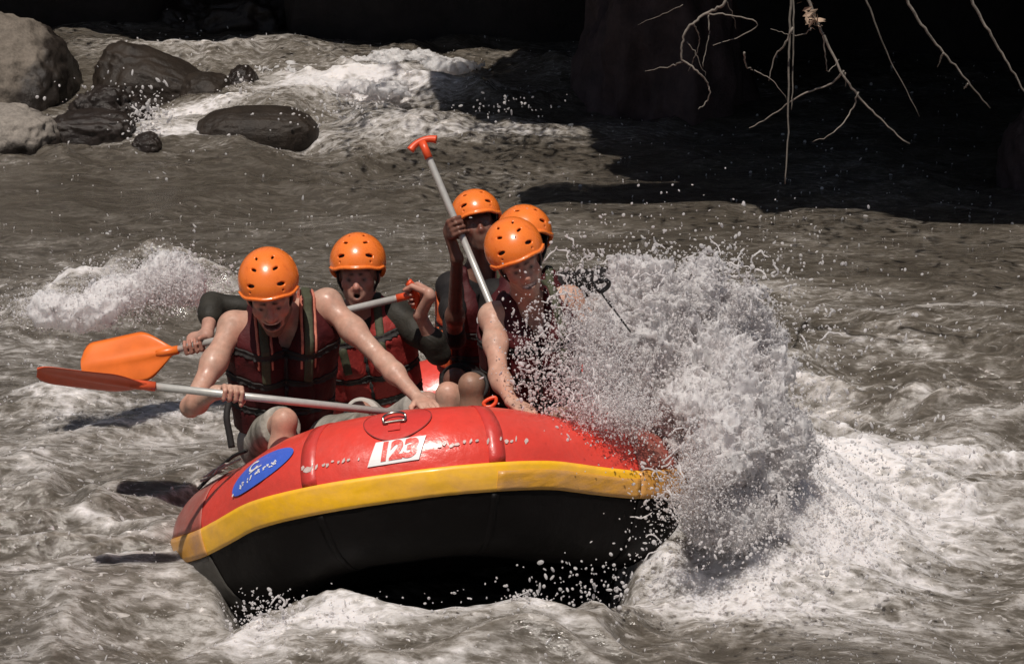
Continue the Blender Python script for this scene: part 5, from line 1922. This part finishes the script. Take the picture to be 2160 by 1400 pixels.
scatter(1350, 940, 9.95, 60, 45, .04, 110, .0022, .005)
scatter(1800, 1000, 10.2, 160, 80, .3, 420, .003, .009)
scatter(1600, 1170, 9.9, 150, 60, .2, 380, .003, .009)
scatter(640, 1300, 9.95, 90, 22, .08, 360, .0022, .0075)
scatter(540, 1290, 9.9, 40, 22, .08, 110, .0025, .006)
scatter(1110, 1268, 9.95, 26, 14, .05, 90, .0022, .0075)
scatter(1250, 1240, 10.0, 90, 30, .08, 180, .003, .008)
scatter(880, 1300, 9.95, 160, 25, .08, 140, .002, .006)
scatter(370, 560, 12.4, 28, 26, .08, 260, .0022, .0085)
scatter(280, 600, 12.3, 80, 30, .10, 300, .0022, .0075)
scatter(120, 650, 12.2, 60, 20, .10, 160, .003, .009)
scatter(250, 210, 20.6, 60, 25, .2, 160, .005, .014)
scatter(510, 190, 20.8, 20, 20, .1, 50, .005, .014)
scatter(310, 250, 19.8, 25, 22, .1, 160, .005, .016)
scatter(240, 75, 24.5, 40, 18, .2, 120, .006, .020)
scatter(420, 80, 24.0, 60, 20, .3, 120, .006, .018)
scatter(700, 60, 25.5, 70, 20, .3, 60, .006, .018)
scatter(700, 230, 19.5, 60, 18, .2, 120, .005, .012)
scatter(1060, 230, 19.5, 50, 15, .2, 60, .005, .012)
# foam bits and bubbles riding on the river
n = 48000
gd = 1 / (1 / 7.2 + RNG.random(n) * (1 / 30.0 - 1 / 7.2))
bt = RNG.uniform(-.235, .235, n)
bx, by = gd * bt, gd - 10.6
bh, bf = river_height(bx, by)
cl = noise2(bx * 3.1, by * 4.0) + .7 * noise2(bx * 9, by * 12)
ok = RNG.random(n) < np.clip(.10 + .9 * bf + .45 * cl, 0, .9) * .42
q_ = np.stack([bx, by, 0 * bx], -1) - R_O
det = RU[0] * RV[1] - RU[1] * RV[0]
bu = (q_[:, 0] * RV[1] - q_[:, 1] * RV[0]) / det
bv = (-q_[:, 0] * RU[1] + q_[:, 1] * RU[0]) / det
ok &= ~((np.abs(bv) < R_W + .25) & (np.abs(bu) < 1.9))
bp = np.stack([bx, by, bh + .003], -1)[ok]
br = .0024 * 3.0 ** (RNG.random(len(bp)) ** 2.5) * (gd[ok] / 10) ** .6
drops('foam_bits', bp, br, 'white foam bits and bubbles riding on the brown river', 0.8)

drops('spray', pts, rad, 'drops of white spray thrown up around the raft and the rocks')

# threads of water flung out of the splash
th = MB()


def thread(a, n, step, r, drift):
    p = np.asarray(a, float)
    d = unit(RNG.normal(size=3) + drift)
    out = [p]
    for _ in range(n):
        d = unit(d + RNG.normal(size=3) * .55 + np.array([0, 0, -.12]))
        p = p + d * step
        out.append(p)
    out = spline(out, 4)
    t = np.linspace(0, 1, len(out))
    rr = r * (.35 + .65 * np.sin(math.pi * np.clip(t, .03, .97))) * (1 + .35 * RNG.normal(size=len(out)).clip(-1, 1))
    th.tube(out, np.abs(rr) + .001, 6)


for px, py, d, sx, sy, n in ((1220, 560, 10.5, 35, 25, 14), (1330, 575, 10.6, 60, 18, 12), (1480, 555, 10.6, 80, 16, 22), (1580, 590, 10.6, 40, 30, 12), (1190, 690, 10.32, 25, 60, 14),
                             (1180, 840, 10.25, 30, 30, 14), (1260, 840, 10.2, 50, 25, 16), (1430, 980, 9.98, 30, 40, 14), (1420, 1080, 10.0, 25, 40, 12), (1120, 1265, 9.95, 15, 8, 5),
                             (380, 545, 12.4, 15, 15, 9), (600, 1290, 9.95, 30, 12, 7), (1650, 760, 10.5, 60, 60, 12), (310, 245, 19.9, 15, 12, 5)):
    for _ in range((n * 2 + 2) // 3):
        k = 1.7 if d > 15 else 1.0
        thread(P(px + random.gauss(0, sx), py + random.gauss(0, sy), d + random.gauss(0, .05)), random.randint(3, 6), .022 * k, random.uniform(.0016, .0038) * k, np.array([-.2, -.1, .5]))
o = th.build('water_threads', M_SPRAY)
tag(o, 'thin threads of white water flung out of the splash', 'spray', None, 'stuff')
